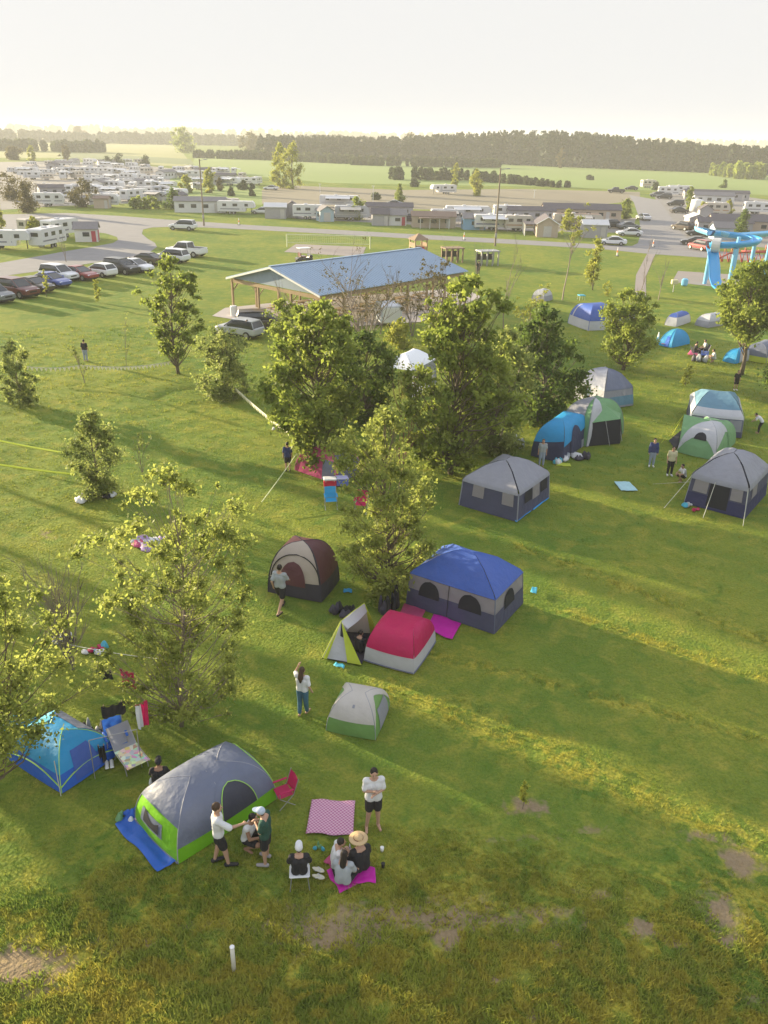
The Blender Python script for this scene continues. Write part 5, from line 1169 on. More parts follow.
BASE = dict(ankL=(-.06, 0, .04), ankR=(.06, 0, .04), kneL=(-.058, .01, .27), kneR=(.058, .01, .27), hipL=(-.052, 0, .50), hipR=(.052, 0, .50), pel=(0, 0, .53), wai=(0, 0, .62), che=(0, .0, .73), nek=(0, 0, .835), hed=(0, .012, .925),
            shoL=(-.10, 0, .80), shoR=(.10, 0, .80), elbL=(-.135, -.01, .635), elbR=(.135, -.01, .635), wriL=(-.14, .04, .485), wriR=(.14, .04, .485))
POSES = {
 'stand': {}, 'fold': dict(elbL=(-.125, .03, .66), elbR=(.125, .03, .66), wriL=(-.01, .115, .67), wriR=(.03, .12, .72), ankL=(-.07, .0, .04), ankR=(.09, .02, .04)),
 'photo': dict(elbL=(-.17, .09, .79), wriL=(-.12, .12, .92), elbR=(.14, -.02, .64), wriR=(.15, .05, .51), ankL=(-.04, -.05, .04), ankR=(.05, .06, .04)),
 'reach': dict(elbR=(.14, .14, .70), wriR=(.1, .29, .69), elbL=(-.13, .0, .635), wriL=(-.12, .08, .51), ankL=(-.05, -.07, .04), ankR=(.06, .09, .04), kneL=(-.056, -.01, .27), kneR=(.058, .06, .27)),
 'walk': dict(ankL=(-.05, .17, .045), kneL=(-.055, .10, .27), ankR=(.05, -.2, .06), kneR=(.055, -.04, .27), elbL=(-.13, -.08, .65), wriL=(-.13, -.03, .52), elbR=(.13, .08, .66), wriR=(.1, .18, .6)),
 'sit': dict(pel=(0, 0, .085), hipL=(-.055, .02, .075), hipR=(.055, .02, .075), kneL=(-.16, .17, .15), kneR=(.16, .17, .15), ankL=(.02, .20, .05), ankR=(-.02, .25, .05), wai=(0, -.01, .17), che=(0, .02, .28), nek=(0, .045, .375), hed=(0, .08, .46), shoL=(-.10, .03, .345), shoR=(.10, .03, .345), elbL=(-.15, .07, .20), elbR=(.15, .07, .20), wriL=(-.07, .17, .19), wriR=(.07, .17, .19)),
 'sitlegs': dict(pel=(0, 0, .085), hipL=(-.055, .02, .075), hipR=(.055, .02, .075), kneL=(-.07, .22, .17), kneR=(.07, .22, .17), ankL=(-.06, .36, .04), ankR=(.06, .38, .04), wai=(0, -.01, .17), che=(0, .0, .28), nek=(0, .02, .375), hed=(0, .05, .46), shoL=(-.10, .01, .345), shoR=(.10, .01, .345), elbL=(-.14, .08, .22), elbR=(.14, .08, .22), wriL=(-.06, .19, .22), wriR=(.06, .19, .22)),
 'chair': dict(pel=(0, 0, .27), hipL=(-.055, .02, .26), hipR=(.055, .02, .26), kneL=(-.09, .24, .27), kneR=(.09, .24, .27), ankL=(-.09, .22, .04), ankR=(.09, .24, .04), wai=(0, -.01, .36), che=(0, .0, .47), nek=(0, .02, .57), hed=(0, .045, .66), shoL=(-.10, .01, .54), shoR=(.10, .01, .54), elbL=(-.15, .05, .39), elbR=(.15, .05, .39), wriL=(-.09, .18, .34), wriR=(.09, .18, .34)),
 'crouch': dict(pel=(0, 0, .17), hipL=(-.055, .01, .17), hipR=(.055, .01, .17), kneL=(-.10, .22, .27), kneR=(.10, .22, .2), ankL=(-.08, .12, .04), ankR=(.08, .02, .05), wai=(0, .02, .26), che=(0, .05, .37), nek=(0, .08, .465), hed=(0, .11, .55), shoL=(-.10, .06, .435), shoR=(.10, .06, .435), elbL=(-.14, .12, .30), elbR=(.14, .12, .30), wriL=(-.05, .24, .30), wriR=(.05, .24, .30)),
 'bend': dict(pel=(0, -.07, .50), hipL=(-.052, -.06, .48), hipR=(.052, -.06, .48), kneL=(-.058, .0, .27), kneR=(.058, .0, .27), wai=(0, -.02, .58), che=(0, .07, .66), nek=(0, .16, .72), hed=(0, .22, .78), shoL=(-.10, .13, .70), shoR=(.10, .13, .70), elbL=(-.13, .2, .57), elbR=(.13, .2, .57), wriL=(-.06, .29, .50), wriR=(.06, .29, .50)),
}
def person(px, py, ptop, face, pose, label, shirt, bottom, skin=SKIN1, hair=HAIRD, long_hair=False, trousers=False, cap=None, hat=None, shoes=None, near=True, over=None, H=None, z0=0.0, loc=None, sleeve=.75, hem=.0, build=1.0):
    g = loc if loc is not None else G(px, py)
    J = {k: Vector(v) for k, v in BASE.items()}
    for k, v in POSES[pose].items(): J[k] = Vector(v)
    for k, v in (over or {}).items(): J[k] = Vector(v)
    if H is None:
        tot = J['hed'].z + .075; H = HT(px, py, ptop) / tot
    H = min(max(H, 1.3), 1.85)
    root = empty('person', (g.x, g.y, z0), math.radians(face - 90), label, 'person')
    Jm = {k: v * H for k, v in J.items()}; B = H * build; vox = (.011 if near else .022)
    hd = Jm['hed']; nk = Jm['nek']; up = (hd - nk).normalized()
    mb = MB()
    mb.ell(hd, (.046 * H, .056 * H, .067 * H), 16, 12)
    mb.ell(hd + Vector((0, .02 * H, -.035 * H)), (.032 * H, .034 * H, .032 * H), 12, 8)          # jaw
    mb.ell(hd + Vector((0, .06 * H, -.012 * H)), (.008 * H, .012 * H, .014 * H), 8, 6)            # nose
    for s in (-1, 1): mb.ell(hd + Vector((s * .047 * H, 0, -.008 * H)), (.008 * H, .014 * H, .018 * H), 8, 6)
    capsule(mb, nk + Vector((0, 0, -.03 * H)), hd + Vector((0, -.01 * H, -.03 * H)), .032 * B, .03 * B)
    capsule(mb, Jm['shoL'] * .86 + Jm['shoR'] * .14, Jm['shoR'] * .86 + Jm['shoL'] * .14, .04 * B, .04 * B)
    sd = (Jm['shoR'] - Jm['shoL']).normalized()
    for s in (-1, 1):
        capsule(mb, Jm['che'] + sd * s * .05 * B, Jm['wai'] + sd * s * .035 * B, .062 * B, .052 * B)
        capsule(mb, Jm['wai'] + sd * s * .035 * B, Jm['pel'] + sd * s * .04 * B, .052 * B, .058 * B)
        capsule(mb, nk + Vector((0, 0, -.02 * H)), (Jm['shoL'] if s < 0 else Jm['shoR']), .035 * B, .038 * B)
    for q in 'LR':
        capsule(mb, Jm['hip' + q], Jm['kne' + q], .054 * B, .036 * B); capsule(mb, Jm['kne' + q], Jm['ank' + q], .037 * B, .021 * B)
        fwd = (Jm['kne' + q] - Jm['hip' + q]); fwd.z = 0
        fwd = Vector((0, 1, 0)) if fwd.length < .1 * H else fwd.normalized()
        if pose in ('stand', 'fold', 'photo', 'reach', 'bend', 'walk'): fwd = Vector(((-.15 if q == 'L' else .15), 1, 0)).normalized()
        an = Jm['ank' + q]; z = max(.02, an.z - .022 * H)
        capsule(mb, Vector((an.x, an.y, z)) - fwd * .02 * H, Vector((an.x, an.y, z - .004 * H)) + fwd * .10 * H, .025 * H, .018 * H)
        capsule(mb, Jm['sho' + q], Jm['elb' + q], .031 * B, .024 * B); capsule(mb, Jm['elb' + q], Jm['wri' + q], .024 * B, .016 * B)
        w = Jm['wri' + q]; dd = (w - Jm['elb' + q]).normalized(); side = dd.cross(Vector((0, 0, 1)));
        side = side.normalized() if side.length > .1 else Vector((1, 0, 0)); curl = Vector((0, 0, -1)) - dd * dd.z * -1
        curl = (Vector((0, .6, -.8)) if abs(dd.z) > .7 else Vector((0, 0, -1)))
        capsule(mb, w, w + dd * .042 * H, .017 * H, .019 * H)
        for k, (o, ln) in enumerate(((-.75, .034), (-.25, .042), (.25, .045), (.75, .040))):
            b0 = w + dd * .045 * H + side * o * .017 * H; b1 = b0 + dd * ln * .55 * H + curl * .006 * H; b2 = b1 + (dd * .5 + curl * .6).normalized() * ln * .5 * H
            capsule(mb, b0, b1, .0058 * H, .0052 * H, 6); capsule(mb, b1, b2, .0052 * H, .0045 * H, 6)
        s = 1 if q == 'L' else -1
        t0 = w + dd * .02 * H + side * s * .016 * H; t1 = t0 + (dd * .7 + side * s * .8).normalized() * .026 * H
        capsule(mb, t0, t1, .0075 * H, .006 * H, 6); capsule(mb, t1, t1 + dd * .02 * H, .006 * H, .005 * H, 6)
    remesh(mb, 'body', skin, root, vox, 1)
    # clothes
    sh = MB(); k = 1.0; e = .013 * H
    for s in (-1, 1):
        capsule(sh, Jm['che'] + sd * s * .05 * B, Jm['wai'] + sd * s * .038 * B, .062 * B + e, .055 * B + e)
        lo = Jm['pel'] + (Jm['wai'] - Jm['pel']) * (.25 - hem); capsule(sh, Jm['wai'] + sd * s * .038 * B, lo + sd * s * .045 * B, .055 * B + e, .062 * B + e)
        capsule(sh, nk + Vector((0, 0, -.045 * H)), (Jm['shoL'] if s < 0 else Jm['shoR']), .03 * B + e, .036 * B + e)
    for q in 'LR':
        if sleeve: end = Jm['sho' + q].lerp(Jm['elb' + q], min(1, sleeve)); capsule(sh, Jm['sho' + q], end, .029 * B + e * .8, .030 * B + e)
        if sleeve > 1: capsule(sh, Jm['elb' + q], Jm['elb' + q].lerp(Jm['wri' + q], .9), .026 * B + e, .02 * B + e)
    remesh(sh, 'shirt', shirt, root, vox * 1.3, 2)
    bt = MB(); e = .009 * H
    for s in (-1, 1): capsule(bt, Jm['wai'].lerp(Jm['pel'], .5) + sd * s * .035 * B, Jm['pel'] + sd * s * .04 * B, .052 * B + e, .060 * B + e)
    for q in 'LR':
        if trousers: capsule(bt, Jm['hip' + q], Jm['kne' + q], .057 * B + e, .038 * B + e); capsule(bt, Jm['kne' + q], Jm['kne' + q].lerp(Jm['ank' + q], .9), .038 * B + e, .028 * B + e)
        else: capsule(bt, Jm['hip' + q], Jm['hip' + q].lerp(Jm['kne' + q], .72), .058 * B + e, .05 * B + e)
    remesh(bt, 'trousers' if trousers else 'shorts', bottom, root, vox * 1.3, 1)
    # hair
    hm = MB(); hm.ell(hd + Vector((0, -.010 * H, (.016 if not cap else -.004) * H)), tuple((1 if not cap else .86) * q * H for q in (.052, .058, .062)), 14, 10)
    if long_hair: capsule(hm, hd + Vector((0, -.035 * H, .0)), hd + Vector((0, -.07 * H, -.12 * H)), .045 * H, .05 * H); capsule(hm, hd + Vector((0, -.07 * H, -.12 * H)), hd + Vector((0, -.075 * H, -.2 * H)), .045 * H, .02 * H)
    remesh(hm, 'hair', hair, root, vox, 2)
    for s in (-1, 1): MB().ell(hd + Vector((s * .018 * H, .053 * H, .004 * H)), (.006 * H, .004 * H, .004 * H), 8, 6).build('eye', BLACK, root)
    if cap: 
        c = MB(); c.ell(hd + Vector((0, -.004 * H, .02 * H)), (.056 * H, .062 * H, .056 * H), 14, 10); co = c.build('cap', cap, root, True)
        br = MB(); br.prism([hd + Vector((math.cos(a) * .05 * H, .03 * H + math.sin(a) * .085 * H, .024 * H)) for a in [PI * i / 8 for i in range(9)]], (0, 0, .008 * H)); br.build('cap_brim', cap, root)
    if hat:
        c = MB(); c.cyl(hd + Vector((0, 0, .038 * H)), hd + Vector((0, 0, .046 * H)), .125 * H, 28, .118 * H); c.ell(hd + Vector((0, 0, .05 * H)), (.062 * H, .068 * H, .05 * H), 16, 10); c.build('straw_hat', hat, root, True)
        MB().cyl(hd + Vector((0, 0, .048 * H)), hd + Vector((0, 0, .06 * H)), .066 * H, 20, .065 * H).build('hat_band', mat('hat_band_brown', (.2, .1, .06), .8), root)
    if shoes and pose != 'sit':
        for q in 'LR':
            f = Vector(((-.15 if q == 'L' else .15), 1, 0)).normalized(); an = Jm['ank' + q]; s = MB(); capsule(s, Vector((an.x, an.y, .035)) - f * .025 * H, Vector((an.x, an.y, .03)) + f * .105 * H, .030 * H, .024 * H); s.build('shoe', shoes, root, True)
    return root
person(373, 826, 767, -80, 'fold', 'barefoot person in a white tee and black shorts standing right of the checked blanket', C_WHITE, C_BLACK, hem=.35, build=1.0)
person(303, 714, 667, 70, 'photo', 'long haired person in a white tee and jeans raising one arm to the head', C_WHITE, C_JEANS, long_hair=True, trousers=True, hair=HAIRB, build=.95)
person(221, 863, 797, 15, 'reach', 'person in a white tee reaching towards the door of the green dome tent', C_WHITE, C_BLACK, hair=HAIRB, shoes=BLACK, sleeve=.95)
person(248, 846, 812, -20, 'crouch', 'person in a white tank top crouching in front of the green dome tent', C_WHITE, C_BLACK, sleeve=0, skin=SKIN2, H=1.75)
person(267, 862, 812, 170, 'fold', 'person in a dark green tee with a white cap standing beside the crouching one', C_GREEN, C_BLACK, over=dict(hed=(0, .05, .91), nek=(0, .02, .83)), hem=.2, cap=C_BLUEW, shoes=mat('grey_shoe', (.3, .28, .28), .8), H=1.7, hair=HAIRB)
person(300, 885, 842, 95, 'chair', 'person in a black tee and white cap sitting on a white folding chair', C_BLACK, C_WHITE, cap=C_WHITE, H=1.62)
person(336, 868, 845, 10, 'sit', 'person in a white tee sitting at the left of the magenta blanket', C_WHITE, C_BLACK, H=1.65, z0=.04)
person(343, 885, 862, 80, 'sit', 'long haired person in a pale grey top sitting on the magenta blanket', C_GREY, C_BLACK, long_hair=True, hair=HAIRD, H=1.68, z0=.04, hem=.2)
person(361, 872, 842, 120, 'sit', 'person in a black top and a wide straw hat sitting on the magenta blanket', C_BLACK, C_BLACK, hat=STRAW, H=1.78, z0=.04, build=1.08)
person(281, 610, 561, 70, 'walk', 'person walking past the tan and maroon dome tent in a pale grey top', C_GREY, C_BLACK, shoes=BLACK, near=True)
person(651, 466, 438, -100, 'stand', 'person in a dark jacket and pale jeans standing beside the green grey dome', C_NAVY, C_PALEJ, trousers=True, near=False, sleeve=1.5, shoes=WHITE, hem=.2)
person(669, 475, 446, -95, 'stand', 'person in a pale yellow tee and dark trousers right of the jacket wearer', C_YEL, C_BLACK, trousers=True, near=False, shoes=WHITE, hem=.3)
person(683, 481, 461, 190, 'crouch', 'person crouching in black and white beside the grey and navy cabin tent', C_WHITE, C_BLACK, near=False, H=1.5)
person(735, 390, 370, -90, 'stand', 'person in black with white shoes standing under the round crowned tree', C_BLACK, C_BLACK, near=False, shoes=WHITE, hem=.3)
person(758, 433, 414, 160, 'bend', 'person bending over in black and white near the right edge', C_WHITE, C_BLACK, near=False, H=1.4, trousers=True)
person(288, 471, 442, 100, 'stand', 'person in a navy top standing left of the pink dome tent', C_NAVY, C_BLACK, near=False, shoes=BLACK, hem=.3)
person(541, 466, 444, -100, 'stand', 'person in a pale top standing in front of the bright blue dome tent', C_GREY, C_PALEJ, near=False, trousers=True, long_hair=True, hair=HAIRB, H=1.5)
person(161, 793, 765, 100, 'crouch', 'person in black crouching behind the green and grey dome tent', C_BLACK, C_BLACK, H=1.6, cap=C_BLACK, skin=SKIN2)
person(86, 361, 340, 90, 'stand', 'dark clothed person standing behind the staked sapling', C_BLACK, C_PALEJ, near=False, trousers=True, H=1.6)
person(248, 339, 322, 200, 'stand', 'person in a white and red top at the rear of the silver car', C_WHITE, mat('rust_cotton', (.3, .08, .05), .8), near=False, H=1.6)
person(478, 275, 258, 90, 'stand', 'dark clothed person standing right of the pavilion roof', C_BLACK, C_BLACK, near=False, trousers=True, H=1.7)
person(585, 408, 392, 90, 'stand', 'person showing only a dark head behind the green and grey dome tent', C_WHITE, C_BLACK, near=False, H=1.6)
person(340, 648, 620, 60, 'sit', 'person in black sitting in the mouth of the wedge tent', C_BLACK, C_BLACK, H=1.5, over=None, loc=G(359, 652))
person(694, 356, 340, 0, 'chair', 'person in dark clothes seated at the left of the group under the round tree', C_BLACK, C_BLACK, near=False, H=1.6, trousers=True)
person(704, 354, 340, 180, 'chair', 'person in a grey top seated in the middle of the far group', C_GREY, C_BLACK, near=False, H=1.6, trousers=True)
person(714, 362, 346, 170, 'crouch', 'person in white crouching at the right of the far group', C_WHITE, C_GREY, near=False, H=1.6)
person(102, 763, 720, -70, 'stand', 'person in dark clothes leaning among the drying clothes beside the left blue tent', C_BLACK, C_JEANS, H=1.55, trousers=True) if False else None
# ------------------------------------------------------------------ props
def cloth(name, pix, m, label, cat='blanket', z=.035, th=.012, wrinkle=.014, group=None, nu=24, nv=20, seed=1):
    a, b, c, d = [G(*p) for p in pix]; ctr = (a + b + c + d) / 4; mb = MB(); rd = random.Random(seed)
    ph = [rd.uniform(0, 6) for _ in range(6)]
    def fn(u, v):
        p = a.lerp(b, u).lerp(d.lerp(c, u), v) - ctr
        ed = .012 * math.sin(u * 9 + ph[0]) * (abs(v - .5) * 2) ** 6
        z_ = z + wrinkle * (math.sin(u * 7 + v * 5 + ph[1]) * .5 + math.sin(v * 13 - u * 4 + ph[2]) * .35 + math.sin(u * 19 + v * 3 + ph[3]) * .3)
        return Vector((p.x + ed, p.y + ed * 2, z_))
    mb.grid(fn, nu, nv); n = len(mb.v); top = list(mb.f)
    o = link_mesh(name, mb.mesh(name), m, None, True); o.location = (ctr.x, ctr.y, 0)
    s = o.modifiers.new('thick', 'SOLIDIFY'); s.thickness = th; s.offset = -1
    tag(o, label, cat, group)
    e = b - a; ang = math.atan2(e.y, e.x); foot(ctr, ang, e.length / 2, (d - a).length / 2); return o
# checked picnic blanket
ck = bpy.data.materials.new('checked_blanket'); ck.use_nodes = True; nt = ck.node_tree; b_ = nt.nodes['Principled BSDF']; tc = _n(nt, 'ShaderNodeTexCoord'); 
k1 = _n(nt, 'ShaderNodeTexChecker'); k1.inputs['Scale'].default_value = 21.0; k1.inputs['Color1'].default_value = (.60, .38, .47, 1); k1.inputs['Color2'].default_value = (.40, .13, .26, 1)
mp = _n(nt, 'ShaderNodeMapping'); mp.inputs['Rotation'].default_value = (0, 0, .05); mp.inputs['Location'].default_value = (0, 0, .04); mp.inputs['Scale'].default_value = (1, 1, .001); nt.links.new(tc.outputs['Object'], mp.inputs['Vector']); nt.links.new(mp.outputs['Vector'], k1.inputs['Vector'])
nt.links.new(k1.outputs['Color'], b_.inputs['Base Color']); b_.inputs['Roughness'].default_value = .8
cloth('picnic_blanket', [(306, 834), (353, 836), (355, 802), (312, 800)], ck, 'pink and white checked blanket spread empty on the grass', seed=2)
cloth('picnic_blanket', [(326, 872), (340, 893), (368, 880), (350, 852)], F_MAG, 'magenta blanket under the seated group of three', seed=3, z=.03)
cloth('picnic_blanket', [(347, 884), (376, 884), (375, 868), (345, 868)], F_MAG, 'magenta mat sticking out right of the person with the straw hat', seed=4, z=.05)
cloth('picnic_blanket', [(324, 862), (334, 872), (345, 866), (335, 852)], F_PINK, 'pink blanket corner at the left of the seated group', seed=5, z=.055)
cloth('tarp', [(426, 630), (452, 640), (461, 624), (434, 614)], F_MAG, 'magenta mat lying alone right of the crimson tent', seed=6)
cloth('tarp', [(398, 618), (420, 622), (426, 610), (404, 604)], F_PINK, 'pink mat between the crimson tent and the blue roofed cabin tent', seed=7)
cloth('tarp', [(621, 491), (638, 491), (629, 482), (614, 482)], fabric('pale_cyan', (.42, .68, .74)), 'pale cyan sheet lying alone on the grass at the right', seed=8)
cloth('groundsheet', [(115, 826), (158, 872), (178, 862), (138, 806)], F_TARP, 'blue tarp sticking out from under the end of the big green dome', 'tarp', seed=9, z=.05, wrinkle=.03)
cloth('groundsheet', [(516, 523), (531, 512), (528, 509), (513, 519)], mat('bright_blue_sheet', (.03, .35, .75), .5), 'near strip of bright blue sheet along the grey cabin tent', 'tarp', seed=10, z=.06)
cloth('groundsheet', [(533, 511), (549, 499), (546, 496), (531, 507)], mat('bright_blue_sheet', (.03, .35, .75), .5), 'far strip of bright blue sheet along the grey cabin tent', 'tarp', seed=11, z=.06)
cloth('towel', [(343, 592.5), (352, 593), (352, 589.5), (344, 589)], F_SKY, 'small blue item lying between the tan tent and the cabin tent', 'towel', seed=12, nu=6, nv=6)
cloth('towel', [(333, 666), (344, 669), (345, 666), (336, 663)], F_CYAN, 'small greenish cloth in front of the wedge tent', 'towel', seed=13, nu=6, nv=6)
cloth('towel', [(530, 594), (536, 596), (537, 590), (532, 589)], F_CYAN, 'small cyan cloth at the right end of the blue roofed cabin tent', 'towel', seed=14, nu=6, nv=6, z=.1)
cloth('towel', [(556, 466), (571, 467), (570, 464), (558, 463)], F_YG, 'thin yellow green cloth below the bright blue dome tent', 'towel', seed=15, nu=6, nv=6)
cloth('towel', [(687, 356), (700, 358), (702, 354), (690, 352)], F_PINK, 'pink towel spread by the far seated group', 'towel', seed=16, nu=6, nv=6, z=.15)
cloth('towel', [(699, 357), (708, 358), (709, 353), (701, 352)], F_BLUE, 'blue towel spread by the far seated group', 'towel', seed=17, nu=6, nv=6, z=.17)
cloth('towel', [(661, 346), (668, 347), (672, 342), (665, 341)], F_PINK, 'bright pink towel at the door of the small sky blue tent', 'towel', seed=18, nu=6, nv=6, z=.2)

def bundle(px, py, wpx, mats, label, seed=1, n=7, cat='clothes', hgt=.10, name='clothes_pile'):
    g = G(px, py); W = wpx * MPP(px, py); rd = random.Random(seed); r = empty(name, g, 0, label, cat)
    for i in range(n):
        x = rd.uniform(-.45, .45) * W; y = rd.uniform(-.25, .25) * W; a = rd.uniform(.14, .26) * W; b2 = a * rd.uniform(.5, .9); h = hgt * rd.uniform(.6, 1.4); mb = MB(); p1, p2 = rd.uniform(0, 6), rd.uniform(0, 6)
        vs = []; nu, nv = 16, 9
        mb.ell((x, y, h * .4), (a, b2, h), nu, nv, rz=rd.uniform(0, 3))
        mb.v = [(v[0] + .06 * a * math.sin(v[1] * 30 + p1), v[1] + .1 * a * math.sin(v[0] * 25 + p2), max(.005, v[2] * (1 + .35 * math.sin(v[0] * 22 + v[1] * 17 + p1)))) for v in mb.v]
        mb.build('garment', mats[i % len(mats)], r, smooth=True)
    foot(g, 0, W * .4, W * .3); return r
bundle(96, 498, 34, [C_BLACK, C_WHITE, C_BLACK, C_GREY], 'heap of black and white clothes at the foot of the columnar bush', 1)
bundle(141, 545, 42, [mat('lilac_cotton', (.40, .28, .48), .8), C_WHITE, F_PINK, C_GREY], 'heap of lilac and white clothes behind the airy light green tree', 2, 9)
bundle(64, 640, 22, [C_WHITE, C_GREY, C_BLACK], 'pale clothes heaped at the left of the bare bush', 3)
bundle(93, 650, 26, [C_WHITE, F_CYAN, F_RED], 'small white and cyan things lying right of the bare bush', 4, 6)
bundle(130, 818, 22, [F_TARP, mat('lilac_cotton', (.40, .28, .48), .8), F_GREEN, C_WHITE], 'bundle of blue, lilac and green gear at the end of the blue tarp', 5, 7)
bundle(343, 613, 26, [C_BLACK, C_BLACK, F_DARK, F_DARK], 'black bags heaped behind the wedge tent', 6, 7, hgt=.2)
bundle(392, 611, 26, [C_BLACK, F_DARK], 'black coats piled behind the crimson tent', 7, 5, hgt=.4)
bundle(575, 459, 30, [C_GREY, F_DARK, C_WHITE], 'grey gear strewn in front of the green and grey dome tent', 8, 7, hgt=.2)
bundle(560, 463, 14, [C_WHITE, F_CYAN], 'pale blue bag at the door of the bright blue dome', 9, 4, hgt=.2)
bundle(686, 506, 16, [C_WHITE, C_GREY, F_CYAN], 'pale bag at the left corner of the grey and navy cabin tent', 10, 4)
bundle(694, 511, 10, [F_RED, F_PINK], 'red bag in front of the grey and navy cabin tent', 11, 3)
bundle(662, 343, 10, [F_CYAN, C_WHITE], 'cyan and white things beside the small sky blue tent', 12, 4, hgt=.35)
bundle(700, 361, 16, [C_WHITE, C_GREY, F_DARK], 'white bags in front of the far seated group', 13, 6, hgt=.25)
bundle(512, 446, 26, [C_WHITE, C_GREY], 'white bags under the grey green tree', 14, 7, hgt=.3)
bundle(275, 429, 12, [C_BLACK, C_WHITE], 'small dark bundle at the lower end of the bunting', 15, 4)
bundle(319, 505, 22, [mat('lilac_cotton', (.40, .28, .48), .8), C_GREY, C_BLACK], 'greyish things under the blue camp chair', 16, 4, hgt=.1) if False else None
bundle(319, 849, 10, [F_GREEN, F_CYAN], 'small green toy left of the seated group', 17, 4, hgt=.08)
bundle(352, 851, 8, [C_WHITE, mat('lilac_cotton', (.40, .28, .48), .8)], 'white and lilac bag in front of the straw hat', 18, 3, hgt=.12)
bundle(355, 866, 10, [F_MAG, mat('lilac_cotton', (.40, .28, .48), .8)], 'purple bag in the middle of the seated group', 19, 4, hgt=.12)
bundle(20, 728, 34, [F_CYAN, C_WHITE, F_CYAN], 'cyan and white towels thrown over the gear at the left edge', 20, 7, hgt=.35)
bundle(98, 738, 30, [C_GREY, C_WHITE, C_BLACK], 'grey and white bags between the left blue tent and the clothes', 21, 7, hgt=.3)
bundle(150, 783, 12, [C_WHITE, C_GREY], 'white bag behind the big green dome', 22, 3, hgt=.15)
def camp_chair(px, py, face, m, label, s=1.0, tilt=0):
    g = G(px, py); r = empty('camp_chair', g, math.radians(face - 90), label, 'chair'); r.scale = (s, s, s); r.rotation_euler[0] = tilt
    MB().grid(lambda u, v: Vector((-.25 + .5 * u, -.22 + .46 * v, .42 - .05 * math.sin(PI * u) * math.sin(PI * v))), 6, 6).build('seat', m, r, True)
    MB().grid(lambda u, v: Vector((-.25 + .5 * u, -.22 - .14 * v - .04 * math.sin(PI * u), .42 + .5 * v)), 6, 6).build('backrest', m, r, True)
    for x in (-.27, .27):
        MB().box((x, .0, .63), (.07, .46, .03), bev=.01).build('armrest', m, r)
        MB().tube([(x, .25, 0), (x, -.22, .44)], .013, 6).build('leg', STEEL, r); MB().tube([(x, -.25, 0), (x, .22, .42), (x, .22, .62)], .013, 6).build('leg', STEEL, r); MB().tube([(x, -.2, .4), (x, -.38, .95)], .013, 6).build('back_pole', STEEL, r)
    return r
camp_chair(284, 802, -150, F_RED, 'red folding camp chair right of the big green dome', .85)
camp_chair(331, 508, -80, F_SKY, 'blue camp chair below the red cooler')
camp_chair(361, 512, -100, F_RED, 'red camp chair half hidden by the yellow green tree')
r = empty('camp_stool', G(300, 884), .1, 'low white stool under the person with the white cap', 'stool')
MB().box((0, 0, .40), (.46, .36, .05), bev=.02).build('seat', C_WHITE, r)
for x in (-.2, .2):
    for y in (-.15, .15): MB().tube([(x * 1.1, y * 1.3, 0), (x * .9, y * .9, .38)], .013, 6).build('leg', STEEL, r)
camp_chair(118, 752, -60, F_TARP, 'blue camp chair right of the left blue tent')
camp_chair(694, 357, 0, F_DARK, 'dark camp chair left in the far group', .9); camp_chair(704, 355, 180, F_DARK, 'dark camp chair in the middle of the far group', .9)
def lounger(px, py, face):
    g = G(px, py); r = empty('folding_lounger', g, math.radians(face - 90), 'folding lounger with a grey back and a bright patterned towel', 'lounger')
    MB().grid(lambda u, v: Vector((-.3 + .6 * u, .0 - .45 * v, .32 + .5 * v)), 4, 4).build('backrest', F_LGREY, r)
    tw = bpy.data.materials.new('patterned_towel'); tw.use_nodes = True; nt = tw.node_tree; bb = nt.nodes['Principled BSDF']; tc = _n(nt, 'ShaderNodeTexCoord'); vo = _n(nt, 'ShaderNodeTexVoronoi'); vo.inputs['Scale'].default_value = 9; hs = _n(nt, 'ShaderNodeMix', data_type='RGBA'); hs.inputs[0].default_value = .45; hs.inputs[7].default_value = (.8, .7, .5, 1); nt.links.new(tc.outputs['Object'], vo.inputs['Vector']); nt.links.new(vo.outputs['Color'], hs.inputs[6]); nt.links.new(hs.outputs[2], bb.inputs['Base Color'])
    MB().grid(lambda u, v: Vector((-.32 + .64 * u, .0 + .85 * v, .33 - .03 * math.sin(PI * v))), 6, 6).build('towel', tw, r)
    for x in (-.3, .3): MB().tube([(x, -.45, .82), (x, 0, .31), (x, .85, .31)], .015, 6).build('side_rail', STEEL, r); MB().tube([(x, .7, 0), (x, .6, .3)], .015, 6).build('leg', STEEL, r); MB().tube([(x, -.1, 0), (x, .05, .3)], .015, 6).build('leg', STEEL, r)
lounger(127, 757, -50)
def cooler(px, py, body, lid, label, ang=.1, s=1.0):
    g = G(px, py); r = empty('cooler_box', g, ang, label, 'cooler'); r.scale = (s,) * 3
    MB().box((0, 0, .17), (.62, .38, .34), bev=.04, taper=1).build('box', body, r); MB().box((0, 0, .39), (.64, .40, .1), bev=.03).build('lid', lid, r); MB().tube([(-.2, -.2, .3), (-.2, -.25, .42), (.2, -.25, .42), (.2, -.2, .3)], .012, 5).build('handle', WHITE, r)
cooler(330, 486, mat('cooler_red', (.5, .02, .06), .4), WHITE, 'red cooler with a white lid in front of the pink dome tent', s=1.0)
cooler(342, 485, mat('cooler_blue', (.12, .16, .5), .4), mat('cooler_lilac', (.45, .45, .7), .4), 'lilac blue cooler right of the red cooler', s=1.0)
